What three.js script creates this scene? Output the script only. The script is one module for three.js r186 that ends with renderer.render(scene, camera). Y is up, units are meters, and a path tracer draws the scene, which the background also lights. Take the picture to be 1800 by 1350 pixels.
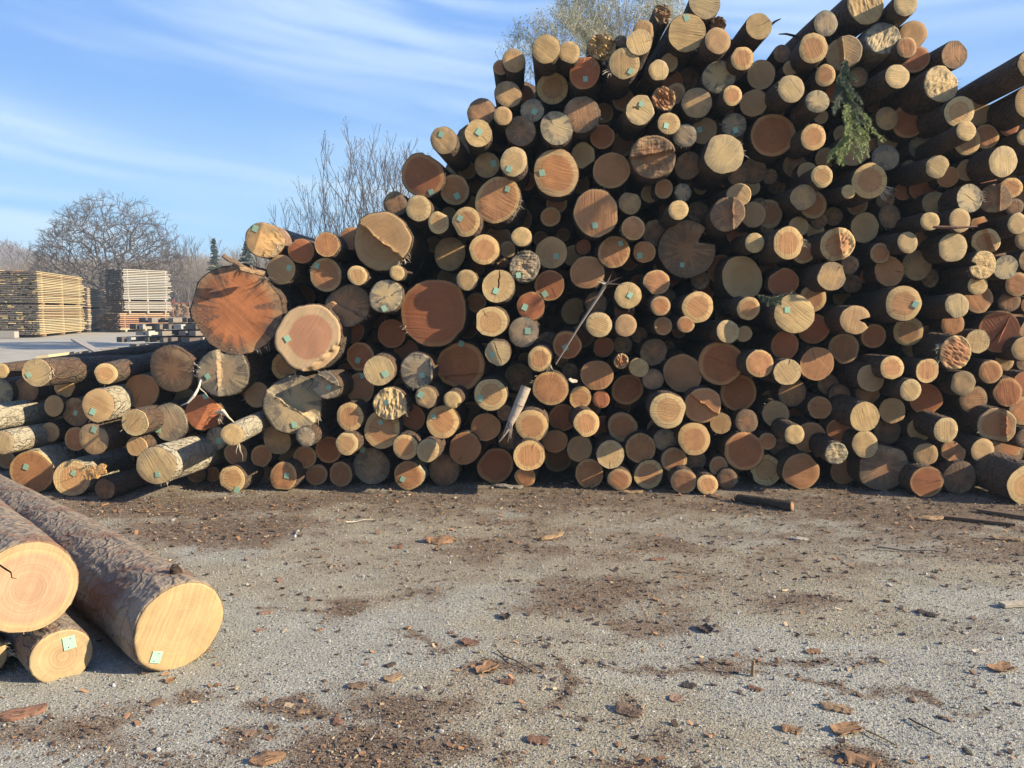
import * as THREE from 'three';
import { mergeGeometries } from 'three/addons/utils/BufferGeometryUtils.js';
import { RoundedBoxGeometry } from 'three/addons/geometries/RoundedBoxGeometry.js';

// ---------------------------------------------------------------- camera, sky, sun, exposure
const scene = new THREE.Scene();
const CAM_H = 1.6, PITCH = 5.26 * Math.PI / 180, FPX = 1413;       // focal length in photo pixels (1800 wide)
const camera = new THREE.PerspectiveCamera(2 * Math.atan(675 / FPX) * 180 / Math.PI, 4 / 3, 0.05, 3000);
camera.position.set(0, CAM_H, 0);
camera.rotation.set(-PITCH, 0, 0);
const renderer = new THREE.WebGLRenderer({ antialias: true });
renderer.toneMapping = THREE.LinearToneMapping;
renderer.toneMappingExposure = 2.35;
renderer.shadowMap.enabled = true;
const SUN = new THREE.Vector3(0.86, 0.42, 0.26).normalize();
const sun = new THREE.DirectionalLight(new THREE.Color(1.0, 0.87, 0.65), 5);
sun.position.copy(SUN).multiplyScalar(40); sun.castShadow = true;
sun.shadow.mapSize.set(4096, 4096); sun.shadow.camera.left = -25; sun.shadow.camera.right = 25;
sun.shadow.camera.top = 25; sun.shadow.camera.bottom = -25; sun.shadow.camera.far = 120;
scene.add(sun, sun.target);
sun.name = 'sun';

// ---------------------------------------------------------------- random numbers and noise
function rng(seed) { let s = seed >>> 0; return () => { s = (s + 0x6D2B79F5) | 0; let t = Math.imul(s ^ (s >>> 15), 1 | s); t = (t + Math.imul(t ^ (t >>> 7), 61 | t)) ^ t; return ((t ^ (t >>> 14)) >>> 0) / 4294967296; }; }
function hash3(x, y, z) { let h = Math.imul(x, 374761393) ^ Math.imul(y, 668265263) ^ Math.imul(z, 2147483647 ^ 0x5bd1e995); h = Math.imul(h ^ (h >>> 13), 1274126177); return ((h ^ (h >>> 16)) >>> 0) / 4294967296; }
const sm = (t) => t * t * (3 - 2 * t), mix = (a, b, t) => a + (b - a) * t, clamp = (v, a = 0, b = 1) => v < a ? a : v > b ? b : v;
const step = (a, b, x) => sm(clamp((x - a) / (b - a)));
function noise3(x, y, z) {
  const i = Math.floor(x), j = Math.floor(y), k = Math.floor(z), u = sm(x - i), v = sm(y - j), w = sm(z - k);
  const c = (a, b, d) => hash3(i + a, j + b, k + d);
  return mix(mix(mix(c(0, 0, 0), c(1, 0, 0), u), mix(c(0, 1, 0), c(1, 1, 0), u), v), mix(mix(c(0, 0, 1), c(1, 0, 1), u), mix(c(0, 1, 1), c(1, 1, 1), u), v), w);
}
function noise2(x, y, s = 0) {
  const i = Math.floor(x), j = Math.floor(y), u = sm(x - i), v = sm(y - j);
  return mix(mix(hash3(i, j, s), hash3(i + 1, j, s), u), mix(hash3(i, j + 1, s), hash3(i + 1, j + 1, s), u), v);
}
function fbm2(x, y, s = 0, o = 4) { let a = 0, w = 0.5, n = 0; for (let q = 0; q < o; q++) { a += w * noise2(x, y, s + q); n += w; x = x * 2.03 + 7.1; y = y * 2.03 + 3.7; w *= 0.5; } return a / n; }
function fbm3(x, y, z, o = 4) { let a = 0, w = 0.5, n = 0; for (let q = 0; q < o; q++) { a += w * noise3(x, y, z); n += w; x = x * 2.03 + 7.1; y = y * 2.03 + 3.7; z = z * 2.03 + 1.3; w *= 0.5; } return a / n; }
function cell2(x, y, s) {                                           // nearest and second nearest feature point, and the id of the nearest
  const i = Math.floor(x), j = Math.floor(y); let d1 = 9, d2 = 9, id = 0;
  for (let a = -1; a <= 1; a++) for (let b = -1; b <= 1; b++) {
    const px = i + a + hash3(i + a, j + b, s), py = j + b + hash3(i + a, j + b, s + 1), d = Math.hypot(px - x, py - y);
    if (d < d1) { d2 = d1; d1 = d; id = hash3(i + a, j + b, s + 2); } else if (d < d2) d2 = d;
  }
  return [d1, d2, id];
}
const enc = (v) => { v = clamp(v); return Math.round(255 * (v <= 0.0031308 ? v * 12.92 : 1.055 * Math.pow(v, 1 / 2.4) - 0.055)); };
function tex(w, h, f, colour = true, repeat = true) {               // f(u, v, out) writes linear values
  const data = new Uint8Array(w * h * 4), o = [0, 0, 0, 1];
  for (let j = 0; j < h; j++) for (let i = 0; i < w; i++) {
    f((i + 0.5) / w, (j + 0.5) / h, o);
    const p = (j * w + i) * 4;
    for (let c = 0; c < 3; c++) data[p + c] = colour ? enc(o[c]) : Math.round(255 * clamp(o[c]));
    data[p + 3] = 255;
  }
  const t = new THREE.DataTexture(data, w, h, THREE.RGBAFormat);
  t.magFilter = THREE.LinearFilter; t.minFilter = THREE.LinearMipmapLinearFilter; t.generateMipmaps = true;
  if (colour) t.colorSpace = THREE.SRGBColorSpace;
  if (repeat) t.wrapS = t.wrapT = THREE.RepeatWrapping;
  t.needsUpdate = true;
  return t;
}

// ---------------------------------------------------------------- sky: blue winter air with thin cirrus streaks
{
  const W = 2048, H = 1024, d = new Float32Array(W * H * 4);
  const zen = [0.038, 0.107, 0.34], mid = [0.08, 0.185, 0.41], low = [0.16, 0.315, 0.45];
  for (let j = 0; j < H; j++) for (let i = 0; i < W; i++) {
    const el = ((j + 0.5) / H - 0.5) * Math.PI, az = ((i + 0.5) / W - 0.5) * 2 * Math.PI;
    const x = Math.cos(el) * Math.cos(az), y = Math.sin(el), z = Math.cos(el) * Math.sin(az), p = (j * W + i) * 4;
    if (y < -0.02) { d[p] = 0.10; d[p + 1] = 0.09; d[p + 2] = 0.07; d[p + 3] = 1; continue; }
    const e = Math.max(0, y);
    let c = [0, 1, 2].map((k) => e < 0.32 ? mix(low[k], mid[k], step(0.0, 0.32, e)) : mix(mid[k], zen[k], step(0.32, 0.85, e)));
    // streaks: stretched noise on the direction, sheared so that they slope down to the right
    const yy = y + 0.13 * x - 0.03 * z;
    const wv = fbm3(x * 2.2 + 5, yy * 9, z * 2.2, 3);
    const a = fbm3(x * 2.0 + 11 + wv * 0.7, yy * 25 + wv * 1.6, z * 2.0 + 4, 5);
    const b = fbm3(x * 1.5 + 31, yy * 6.5 + wv * 1.2, z * 1.5 + 9, 4);
    const fine = fbm3(x * 5 + 3 + wv * 3, yy * 85 + wv * 6, z * 5, 4);
    let cl = step(0.37, 0.72, a * 0.62 + fine * 0.38) * step(0.32, 0.62, b) * 0.62;
    cl += 0.95 * Math.exp(-Math.pow((yy - 0.150 + 0.06 * (wv - 0.5)) / 0.028, 2)) * (0.35 + 0.8 * step(0.25, 0.7, fine)) * step(0.30, 0.66, fbm3(x * 1.1 + 2, y, z * 1.1 + 1, 2) + 0.30 * (-x));
    cl += 0.35 * Math.exp(-Math.pow((yy - 0.155) / 0.05, 2)) * b;
    cl = clamp(cl, 0, 0.9);
    const white = [0.34, 0.42, 0.47];
    for (let k = 0; k < 3; k++) d[p + k] = mix(c[k], white[k], cl);
    d[p + 3] = 1;
  }
  const t = new THREE.DataTexture(d, W, H, THREE.RGBAFormat, THREE.FloatType);
  t.mapping = THREE.EquirectangularReflectionMapping; t.magFilter = THREE.LinearFilter; t.minFilter = THREE.LinearFilter; t.needsUpdate = true;
  scene.background = t; scene.environment = t;
}
scene.fog = new THREE.FogExp2(new THREE.Color(0.42, 0.52, 0.62), 0.0013);

// ---------------------------------------------------------------- helpers
const taken = {};
function numbered(n) { const k = taken[n] = (taken[n] ?? -1) + 1; return k ? n + '_' + String(k).padStart(3, '0') : n; }
function ray(x, y) { const a = (x - 900) / FPX, b = -(y - 675) / FPX; return [a, b * Math.cos(PITCH) - Math.sin(PITCH), -b * Math.sin(PITCH) - Math.cos(PITCH)]; }
function at(x, y, D) { const r = ray(x, y), k = D / -r[2]; return new THREE.Vector3(r[0] * k, CAM_H + r[1] * k, -D); }
function axisDepth(x, y, D) { return D / -ray(x, y)[2]; }
function landH(z) { return 0.5 * step(13, 30, -z) + 0.0 * z; }       // the yard rises half a metre behind the pile
function onGround(x, y) { const r = ray(x, y); let k = -CAM_H / r[1]; for (let q = 0; q < 20; q++) k = (landH(r[2] * k) - CAM_H) / r[1]; return new THREE.Vector3(r[0] * k, CAM_H + r[1] * k, r[2] * k); }
function groundD(y) { const r = ray(900, y); return r[1] < 0 ? -r[2] * CAM_H / -r[1] : 1e9; }
function meta(o, label, category, group, kind) { if (label) o.userData.label = label; if (category) o.userData.category = category; if (group) o.userData.group = group; if (kind) o.userData.kind = kind; return o; }
function thing(name, label, category, group) { const g = new THREE.Group(); g.name = numbered(name); scene.add(g); return meta(g, label, category, group); }
function mesh(name, geo, mat, parent) { const m = new THREE.Mesh(geo, mat); m.castShadow = m.receiveShadow = true; if (parent) { m.name = name; parent.add(m); } else { m.name = numbered(name); scene.add(m); } return m; }
function gridGeo(nu, nv, f, wrapU = false) {                         // f(i, j) -> [x, y, z, u, v]; i to nu, j to nv
  const P = [], U = [], I = [];
  for (let j = 0; j <= nv; j++) for (let i = 0; i <= nu; i++) { const q = f(i, j); P.push(q[0], q[1], q[2]); U.push(q[3], q[4]); }
  for (let j = 0; j < nv; j++) for (let i = 0; i < nu; i++) { const a = j * (nu + 1) + i, b = a + 1, c = a + nu + 1, d = c + 1; I.push(a, b, d, a, d, c); }
  const g = new THREE.BufferGeometry();
  g.setAttribute('position', new THREE.Float32BufferAttribute(P, 3)); g.setAttribute('uv', new THREE.Float32BufferAttribute(U, 2)); g.setIndex(I); g.computeVertexNormals();
  if (wrapU) { const N = g.attributes.normal; for (let j = 0; j <= nv; j++) { const a = j * (nu + 1), b = a + nu, n = new THREE.Vector3(N.getX(a) + N.getX(b), N.getY(a) + N.getY(b), N.getZ(a) + N.getZ(b)).normalize(); N.setXYZ(a, n.x, n.y, n.z); N.setXYZ(b, n.x, n.y, n.z); } }
  return g;
}
class Sticks {                                                       // collects tapered prisms (twigs, fibres, rods) into one geometry
  constructor() { this.p = []; this.n = []; this.u = []; this.i = []; }
  add(a, b, ra, rb, sides = 4, cap = false) {
    const d = new THREE.Vector3().subVectors(b, a), L = d.length(); if (L < 1e-6) return this; d.divideScalar(L);
    const s = Math.abs(d.y) < 0.9 ? new THREE.Vector3(0, 1, 0) : new THREE.Vector3(1, 0, 0), u = new THREE.Vector3().crossVectors(d, s).normalize(), v = new THREE.Vector3().crossVectors(d, u), k = this.p.length / 3;
    for (let q = 0; q <= sides; q++) {
      const t = q / sides * 2 * Math.PI, cx = Math.cos(t), cy = Math.sin(t), nx = u.x * cx + v.x * cy, ny = u.y * cx + v.y * cy, nz = u.z * cx + v.z * cy;
      this.p.push(a.x + nx * ra, a.y + ny * ra, a.z + nz * ra, b.x + nx * rb, b.y + ny * rb, b.z + nz * rb);
      this.n.push(nx, ny, nz, nx, ny, nz); this.u.push(q / sides, 0, q / sides, L);
    }
    for (let q = 0; q < sides; q++) { const m = k + q * 2; this.i.push(m, m + 2, m + 3, m, m + 3, m + 1); }
    if (cap) for (const [c, off, s2] of [[a, 0, -1], [b, 1, 1]]) {
      const m = this.p.length / 3; this.p.push(c.x, c.y, c.z); this.n.push(d.x * s2, d.y * s2, d.z * s2); this.u.push(0.5, 0.5);
      for (let q = 0; q <= sides; q++) { const o = (k + q * 2 + off) * 3; this.p.push(this.p[o], this.p[o + 1], this.p[o + 2]); this.n.push(d.x * s2, d.y * s2, d.z * s2); this.u.push(0.5, 0.5); }
      for (let q = 0; q < sides; q++) s2 > 0 ? this.i.push(m, m + 1 + q, m + 2 + q) : this.i.push(m, m + 2 + q, m + 1 + q);
    }
    return this;
  }
  tri(a, b, c) { const k = this.p.length / 3, n = new THREE.Vector3().crossVectors(new THREE.Vector3().subVectors(b, a), new THREE.Vector3().subVectors(c, a)).normalize(); for (const q of [a, b, c]) { this.p.push(q.x, q.y, q.z); this.n.push(n.x, n.y, n.z); this.u.push(0, 0); } this.i.push(k, k + 1, k + 2); }
  geo() { const g = new THREE.BufferGeometry(); g.setAttribute('position', new THREE.Float32BufferAttribute(this.p, 3)); g.setAttribute('normal', new THREE.Float32BufferAttribute(this.n, 3)); g.setAttribute('uv', new THREE.Float32BufferAttribute(this.u, 2)); g.setIndex(this.i); return g; }
}
const V = (x, y, z) => new THREE.Vector3(x, y, z);
const std = (o) => new THREE.MeshStandardMaterial({ roughness: 0.92, metalness: 0, side: THREE.DoubleSide, ...o });

// ---------------------------------------------------------------- materials of the wood
const sawBump = tex(512, 512, (u, v, o) => {                         // saw marks and open grain on a cut
  const w = noise2(u * 3, v * 3, 5) * 0.05;
  const a = noise2((u + w) * 70, v * 2.5, 11), b = noise2(u * 23 + 9, v * 1.5, 12), g = fbm2(u * 90, v * 90, 13, 2);
  o[0] = o[1] = o[2] = 0.4 * a + 0.3 * b + 0.3 * g;
}, false);
// one cut face: heartwood inside radius h, sapwood outside, growth rings, faint saw lines, blotches and stains with a grain of their own
function faceTex(size, seed, heart, sap, h, o2) {
  const { ring = 0.06, saw = 0.05, blotch = 0.1, stain = 0, stainC = [0.10, 0.085, 0.07], rim = 0.985, edge = 0.05, check = 0 } = o2;
  const cx = 0.5 + 0.04 * (hash3(seed, 1, 1) - 0.5), cy = 0.5 + 0.04 * (hash3(seed, 2, 1) - 0.5);
  return tex(size, size, (u, v, o) => {
    const x = (u - cx) * 2, y = (v - cy) * 2, th = Math.atan2(y, x), wob = (fbm2(x * 1.6 + seed, y * 1.6, seed, 3) - 0.5);
    const r = Math.hypot(x, y) * (1 + 0.12 * wob), R0 = Math.hypot((u - 0.5) * 2, (v - 0.5) * 2);
    const hb = h + 0.07 * (fbm2(Math.cos(th) * 1.8 + seed, Math.sin(th) * 1.8, seed + 3, 3) - 0.5);
    const t = step(hb - edge, hb + edge, r + 0.03 * (noise2(u * 60, v * 60, seed) - 0.5));
    const rn = noise2(r * 38, seed, 7) - 0.5, rf = noise2(r * 105, seed, 8) - 0.5;
    const sl = noise2(u * 85 + 4 * noise2(u * 4, v * 4, 3), v * 2.2, seed + 9) - 0.5;
    const bl = fbm2(u * 5 + seed, v * 5, seed + 20, 4) - 0.5, gr = noise2(u * 150, v * 150, seed + 30) - 0.5;
    let k = 1 + ring * 2 * rn + ring * 1.1 * rf + saw * 2 * sl + blotch * 2 * bl + 0.10 * gr;
    if (check) { const rc = noise2(th * 9 + seed, r * 1.3, seed + 40); k *= 1 - check * step(0.72, 0.86, rc) * step(0.15, 0.5, r); }
    let c0 = mix(heart[0], sap[0], t) * k, c1 = mix(heart[1], sap[1], t) * k, c2 = mix(heart[2], sap[2], t) * k;
    if (stain) {                                                     // grey-black stain creeping in along the rays in ragged tongues
      const ray_ = fbm2(Math.cos(th) * 7 + seed, Math.sin(th) * 7 + r * 0.5, seed + 50, 3), pat = fbm2(x * 2.1 + seed * 3, y * 2.1, seed + 60, 4);
      const s = stain * step(0.42, 0.6, pat * 0.55 + ray_ * 0.45 + (R0 - 0.72) * 0.35) * (0.55 + 0.9 * noise2(u * 70, v * 70, seed + 61));
      const q = clamp(s, 0, 0.92); c0 = mix(c0, stainC[0], q); c1 = mix(c1, stainC[1], q); c2 = mix(c2, stainC[2], q);
    }
    if (R0 > rim) { c0 *= 0.45; c1 *= 0.4; c2 *= 0.36; }             // bast under the bark
    o[0] = c0; o[1] = c1; o[2] = c2;
  }, true, false);
}
const SAP = [0.44, 0.275, 0.125], TEXS = {
  o: [[21, [0.371, 0.159, 0.059], SAP, 0.74, { stain: 0.25, stainC: [0.16, 0.09, 0.05] }], [22, [0.399, 0.182, 0.073], [0.464, 0.283, 0.116], 0.86, { ring: 0.09, check: 0.2, blotch: 0.16 }], [23, [0.353, 0.155, 0.061], [0.446, 0.273, 0.120], 0.8, { saw: 0.13, stain: 0.3, stainC: [0.17, 0.11, 0.065] }], [24, [0.409, 0.197, 0.079], [0.520, 0.328, 0.137], 0.68, { check: 0.25 }], [25, [0.381, 0.173, 0.069], [0.418, 0.237, 0.101], 0.9, { blotch: 0.18 }]],
  r: [[31, [0.305, 0.101, 0.038], [0.367, 0.164, 0.063], 0.9, {}], [32, [0.325, 0.116, 0.042], [0.407, 0.202, 0.080], 0.82, { blotch: 0.16, ring: 0.09 }]],
  t: [[41, [0.386, 0.228, 0.098], [0.420, 0.267, 0.121], 0.6, { edge: 0.14 }], [42, [0.370, 0.215, 0.096], [0.395, 0.246, 0.113], 0.75, { edge: 0.1, saw: 0.11 }], [43, [0.395, 0.239, 0.104], [0.353, 0.231, 0.108], 0.66, { edge: 0.12, stain: 0.35, blotch: 0.15 }]],
  y: [[51, [0.462, 0.300, 0.127], [0.509, 0.345, 0.150], 0.62, { saw: 0.14, edge: 0.12, stain: 0.22, stainC: [0.2, 0.13, 0.07], blotch: 0.15 }], [52, [0.433, 0.275, 0.120], [0.509, 0.356, 0.168], 0.7, { ring: 0.1, edge: 0.09, check: 0.2, stain: 0.2, stainC: [0.2, 0.14, 0.08] }], [53, [0.462, 0.316, 0.143], [0.462, 0.323, 0.154], 0.5, { saw: 0.16, edge: 0.2, stain: 0.25 }], [54, [0.447, 0.247, 0.101], [0.509, 0.345, 0.154], 0.66, { ring: 0.12, check: 0.18 }]],
  g: [[61, [0.344, 0.241, 0.137], [0.301, 0.237, 0.148], 0.55, { edge: 0.2, stain: 0.8, blotch: 0.2, check: 0.3 }], [62, [0.301, 0.207, 0.119], [0.284, 0.220, 0.137], 0.7, { edge: 0.15, stain: 0.65, saw: 0.14, blotch: 0.22 }], [63, [0.430, 0.307, 0.155], [0.361, 0.282, 0.158], 0.6, { edge: 0.16, stain: 0.75, check: 0.2 }]],
  d: [[71, [0.257, 0.131, 0.060], [0.285, 0.176, 0.090], 0.6, { edge: 0.14, stain: 0.6, blotch: 0.24, stainC: [0.09, 0.055, 0.035] }], [72, [0.294, 0.153, 0.071], [0.237, 0.149, 0.083], 0.75, { edge: 0.12, stain: 0.5, saw: 0.14, blotch: 0.22, stainC: [0.08, 0.05, 0.03] }]],
};
const FACE = {};
for (const k in TEXS) FACE[k] = TEXS[k].flatMap(([seed, a, b, h, o]) => { const m = faceTex(512, seed, a, b, h, o); return [[1, 1, 1], [0.87, 0.85, 0.83], [1.08, 1.04, 0.98]].map((c) => std({ map: m, color: new THREE.Color().setRGB(...c), bumpMap: sawBump, bumpScale: 0.0028, roughness: 0.85 })); });
const bigFace = (seed, a, b, h, o) => std({ map: faceTex(1024, seed, a, b, h, o), bumpMap: sawBump, bumpScale: 0.0016, roughness: 0.85 });
FACE.n = [bigFace(81, [0.345, 0.232, 0.112], [0.38, 0.262, 0.122], 0.72, { ring: 0.09, saw: 0.14, blotch: 0.16, stain: 0.16, stainC: [0.2, 0.125, 0.06], edge: 0.1, rim: 0.97 }), bigFace(82, [0.36, 0.222, 0.132], [0.39, 0.265, 0.132], 0.74, { ring: 0.1, saw: 0.1, blotch: 0.15, stain: 0.12, stainC: [0.2, 0.12, 0.07], edge: 0.06, rim: 0.97 }), bigFace(83, [0.36, 0.235, 0.12], [0.365, 0.26, 0.13], 0.64, { ring: 0.15, blotch: 0.14, check: 0.1, edge: 0.05, rim: 0.97 })];
FACE.m = [bigFace(84, [0.375, 0.133, 0.047], [0.37, 0.195, 0.088], 0.84, { blotch: 0.34, saw: 0.1, edge: 0.1, stain: 0.6, stainC: [0.05, 0.042, 0.036], check: 0.3 }), bigFace(85, [0.38, 0.182, 0.096], [0.45, 0.30, 0.16], 0.68, { ring: 0.03, edge: 0.05 })];

const barkH = (u, v, s) => { const w = fbm2(u * 4, v * 4, s, 3), [d1, d2] = cell2(u * 13 + w * 2.2, v * 7 + w * 2.2, s + 5), [e1, e2] = cell2(u * 34 + w * 3, v * 20 + w * 3, s + 8); return clamp(0.55 * step(0.02, 0.3, d2 - d1) + 0.25 * step(0.02, 0.35, e2 - e1) + 0.35 * (fbm2(u * 40, v * 26, s + 9, 3) - 0.35)); };
function barkMat(seed, base, dark, patch, amount, tint, bs = 0.022) {
  const map = tex(1024, 1024, (u, v, o) => {
    const h = barkH(u, v, seed), a = fbm2(u * 7, v * 3, seed + 20, 4), b = noise2(u * 220, v * 160, seed + 25), p = step(0.5, 0.62, fbm2(u * 9 + 3, v * 5, seed + 30, 4)) * amount;
    const q = 0.5 + 0.5 * step(0.05, 0.55, h), k = (0.72 + 0.56 * a) * (0.8 + 0.4 * b);
    for (let c = 0; c < 3; c++) o[c] = mix(mix(dark[c], base[c], q), patch[c], p) * k;
  });
  const bump = tex(1024, 1024, (u, v, o) => { o[0] = o[1] = o[2] = barkH(u, v, seed); }, false);
  return std({ map, bumpMap: bump, bumpScale: bs, roughness: 0.95, color: tint ?? 0xffffff });
}
const BARK = {
  b: barkMat(101, [0.08, 0.053, 0.033], [0.024, 0.016, 0.011], [0.11, 0.055, 0.028], 0.5),
  p: barkMat(102, [0.32, 0.28, 0.20], [0.12, 0.09, 0.06], [0.30, 0.24, 0.15], 0.5),
  n: barkMat(103, [0.24, 0.185, 0.13], [0.07, 0.046, 0.031], [0.2, 0.10, 0.056], 0.8, 0xffffff, 0.011),
};
const tagMat = std({ color: new THREE.Color().setRGB(0.25, 0.39, 0.27), roughness: 0.5 });
const tagPale = std({ color: new THREE.Color().setRGB(0.29, 0.48, 0.34), roughness: 0.45 });
const nailMat = std({ color: new THREE.Color().setRGB(0.1, 0.1, 0.1), roughness: 0.4, metalness: 0.8 });
const tornMat = std({ color: new THREE.Color().setRGB(0.42, 0.27, 0.14), roughness: 0.95 });
const fibreMat = std({ color: new THREE.Color().setRGB(0.5, 0.42, 0.3), roughness: 0.95 });
const tagGeo = new RoundedBoxGeometry(1, 1.15, 0.05, 2, 0.02);

// ---------------------------------------------------------------- one log: bark, cut face, green tag, splinters; the cut stands at the origin and looks along +z
// spec: R radius, len, kind, bark, seed, hi (detail), tag [dx, dy] in radii, and its features
function logShape(s) {
  const rnd = rng(s.seed * 7919 + 13), ph = rnd() * 100, ecc = (rnd() - 0.5) * 0.11, ea = rnd() * 3.14, flat = [];
  const out = (t) => {
    let k = 1 + ecc * Math.cos(2 * (t - ea)) + (s.hi ? 0.06 : s.R > 0.25 ? 0.17 : 0.12) * (fbm2(Math.cos(t) * 1.5 + ph, Math.sin(t) * 1.5, 3, 3) - 0.5) + 0.02 * (noise2(t * 9 + ph, 1, 2) - 0.5);
    for (const n of s.notch ?? []) { let d = Math.abs(((t - n[0]) % (2 * Math.PI) + 3 * Math.PI) % (2 * Math.PI) - Math.PI); k *= 1 - n[2] * (1 - step(n[1] * 0.35, n[1], d)); }
    for (const n of s.flat ?? []) { const c = Math.cos(t - n[0]); if (c > 0) k = Math.min(k, n[1] / c); }
    return k * s.R;
  };
  const tx = s.tx ?? (rnd() - 0.5) * 0.1, ty = s.ty ?? (rnd() - 0.5) * 0.1, R = s.R;
  const z = (x, y) => {
    let q = -tx * x - ty * y + 0.004 * (noise2(x / R * 2.5 + ph, y / R * 2.5, 4) - 0.5) * R / 0.15;
    for (const [a, off, dz] of s.step ?? []) {
      const wob = 0.1 * (fbm2(x / R * 5 + ph, y / R * 5, 6, 3) - 0.5), d = (x * Math.cos(a) + y * Math.sin(a)) / R - off + wob;
      q += dz * (step(-0.015, 0.035, d) - 0.5) + 0.5 * Math.abs(dz) * Math.exp(-d * d / 0.004) * (fbm2(x / R * 16 + ph, y / R * 16, 8, 2) - 0.25);
    }
    for (const [a, off, sl] of s.cham ?? []) { const d = (x * Math.cos(a) + y * Math.sin(a)) / R - off; if (d > 0) q -= d * R * sl * (1 + 0.3 * (fbm2(x / R * 6 + ph, y / R * 6, 9, 3) - 0.5)); }
    if (s.brk) { const w = fbm2(x / R * 2.2 + ph, y / R * 2.2, 15, 3), ba = ph * 7, bu = (x * Math.cos(ba) + y * Math.sin(ba)) / R, bv = (y * Math.cos(ba) - x * Math.sin(ba)) / R, f = noise2(bu * 3 + ph, bv * 14, 16), f2 = noise2(bu * 8 + ph, bv * 34, 17); q += s.brk * ((w - 0.5) * 1.3 + (f - 0.5) * 0.45 + (f2 - 0.5) * 0.22); }
    return q;
  };
  return { out, z, rnd, ph };
}
function faceGeo(s, sh) {
  const fine = s.hi || s.step || s.brk || s.cham, seg = s.lo ? 18 : fine ? (s.R > 0.12 ? 88 : 64) : 36, rings = s.lo ? 2 : fine ? (s.R > 0.12 ? 26 : 18) : 5, rot = s.rot ?? sh.rnd() * 6.28, ca = Math.cos(rot), sa = Math.sin(rot), inset = 0.965;
  if (s.crk) {                                                       // a drying crack is a real slit through a thick disc
    const pts = []; for (let i = 0; i < 72; i++) { const t = i / 72 * 2 * Math.PI, r = sh.out(t) * inset; pts.push(new THREE.Vector2(r * Math.cos(t), r * Math.sin(t))); }
    const shape = new THREE.Shape(pts);
    for (const [a, r0, r1, w] of s.crk) {
      const d = [Math.cos(a), Math.sin(a)], n = [-d[1], d[0]], L = [], Q = [], N = 7;
      for (let i = 0; i <= N; i++) { const f = i / N, r = mix(r0, r1, f) * s.R, ww = (0.12 + Math.sin(Math.PI * (0.08 + 0.84 * f))) * w * s.R * 0.5, j = (hash3(i, s.seed, 77) - 0.5) * 0.1 * s.R * (i && i < N ? 1 : 0); L.push(new THREE.Vector2(d[0] * r + n[0] * (j + ww), d[1] * r + n[1] * (j + ww))); Q.unshift(new THREE.Vector2(d[0] * r + n[0] * (j - ww), d[1] * r + n[1] * (j - ww))); }
      shape.holes.push(new THREE.Path([...L, ...Q]));
    }
    const g = new THREE.ExtrudeGeometry(shape, { depth: 0.07, bevelEnabled: false, curveSegments: 1 }), P = g.attributes.position, U = g.attributes.uv;
    for (let i = 0; i < P.count; i++) { const x = P.getX(i), y = P.getY(i); U.setXY(i, 0.5 + (x * ca - y * sa) / s.R / 2 / 1.03, 0.5 + (x * sa + y * ca) / s.R / 2 / 1.03); P.setZ(i, P.getZ(i) - 0.07 + sh.z(x, y)); }
    g.computeVertexNormals(); return g;
  }
  return gridGeo(seg, rings, (i, j) => {
    const t = i / seg * 2 * Math.PI, f = j / rings, r = sh.out(t) * inset * f, x = r * Math.cos(t), y = r * Math.sin(t), q = f / 2 * 0.985;
    const d = j === rings ? -0.006 : 0, tt = t + rot;
    return [x, y, sh.z(x, y) + d, 0.5 + q * Math.cos(tt), 0.5 + q * Math.sin(tt)];
  }, true);
}
function barkGeo(s, sh) {
  const seg = s.lo ? 18 : s.hi ? 120 : s.R > 0.14 ? 40 : 28, n = s.lo ? 3 : s.hi ? 150 : 12, rep = Math.max(1, Math.round(2 * Math.PI * s.R / 0.9)), wr = 0.12 + 0.1 * sh.rnd(), bend = (sh.rnd() - 0.5) * 0.05, bend2 = (sh.rnd() - 0.5) * 0.05;
  const ragged = s.ragged ?? 0.02, v0 = sh.rnd();
  return gridGeo(seg, n + 2, (i, j) => {
    const t = i / seg * 2 * Math.PI, tt = i === seg ? 0 : t, R0 = sh.out(tt), c = Math.cos(t), q = Math.sin(t);
    const lip = ragged * (fbm2(Math.cos(tt) * 3 + sh.ph, Math.sin(tt) * 3, 21, 3) - 0.35) ;
    if (j < 2) {                                                     // the end of the bark: a ring round the cut
      const r = R0 * (j ? 1.0 : 0.958), z = sh.z(R0 * 0.965 * c, R0 * 0.965 * q) - 0.008 - Math.max(0, lip) - (j ? 0.004 : 0);
      return [r * c, r * q, z, i / seg * rep, v0 + (j ? 0 : 0.03)];
    }
    const f = Math.pow((j - 1) / (n + 1), s.hi ? 1 : 1.35), L = s.len * f, tap = 1 - s.taper * f;
    let bump = 0.03 * (fbm3(Math.cos(tt) * 2.5 + sh.ph, Math.sin(tt) * 2.5, L * 3, 3) - 0.5) + 0.02 * (noise3(Math.cos(tt) * 8 + sh.ph, Math.sin(tt) * 8, L * 9) - 0.5);
    if (s.hi) { const cl = cell2(tt / 6.2832 * 16 , L * 7 + 0.6 * noise2(tt * 3, L * 4, 5), 41); bump += 0.018 * step(0.02, 0.3, cl[1] - cl[0]) - 0.01 + 0.055 * (noise3(Math.cos(tt) * 3 + 7, Math.sin(tt) * 3, L * 2.2) - 0.5); }
    const r = mix(R0, s.R * mix(1, R0 / s.R, 0.4), f) * tap * (1 + bump), z0 = sh.z(R0 * 0.965 * c, R0 * 0.965 * q) * Math.max(0, 1 - f * 6);
    return [r * c + bend * L * f, r * q + bend2 * L * f, z0 - 0.012 - L, i / seg * rep, v0 + L / 0.9];
  }, true);
}
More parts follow.
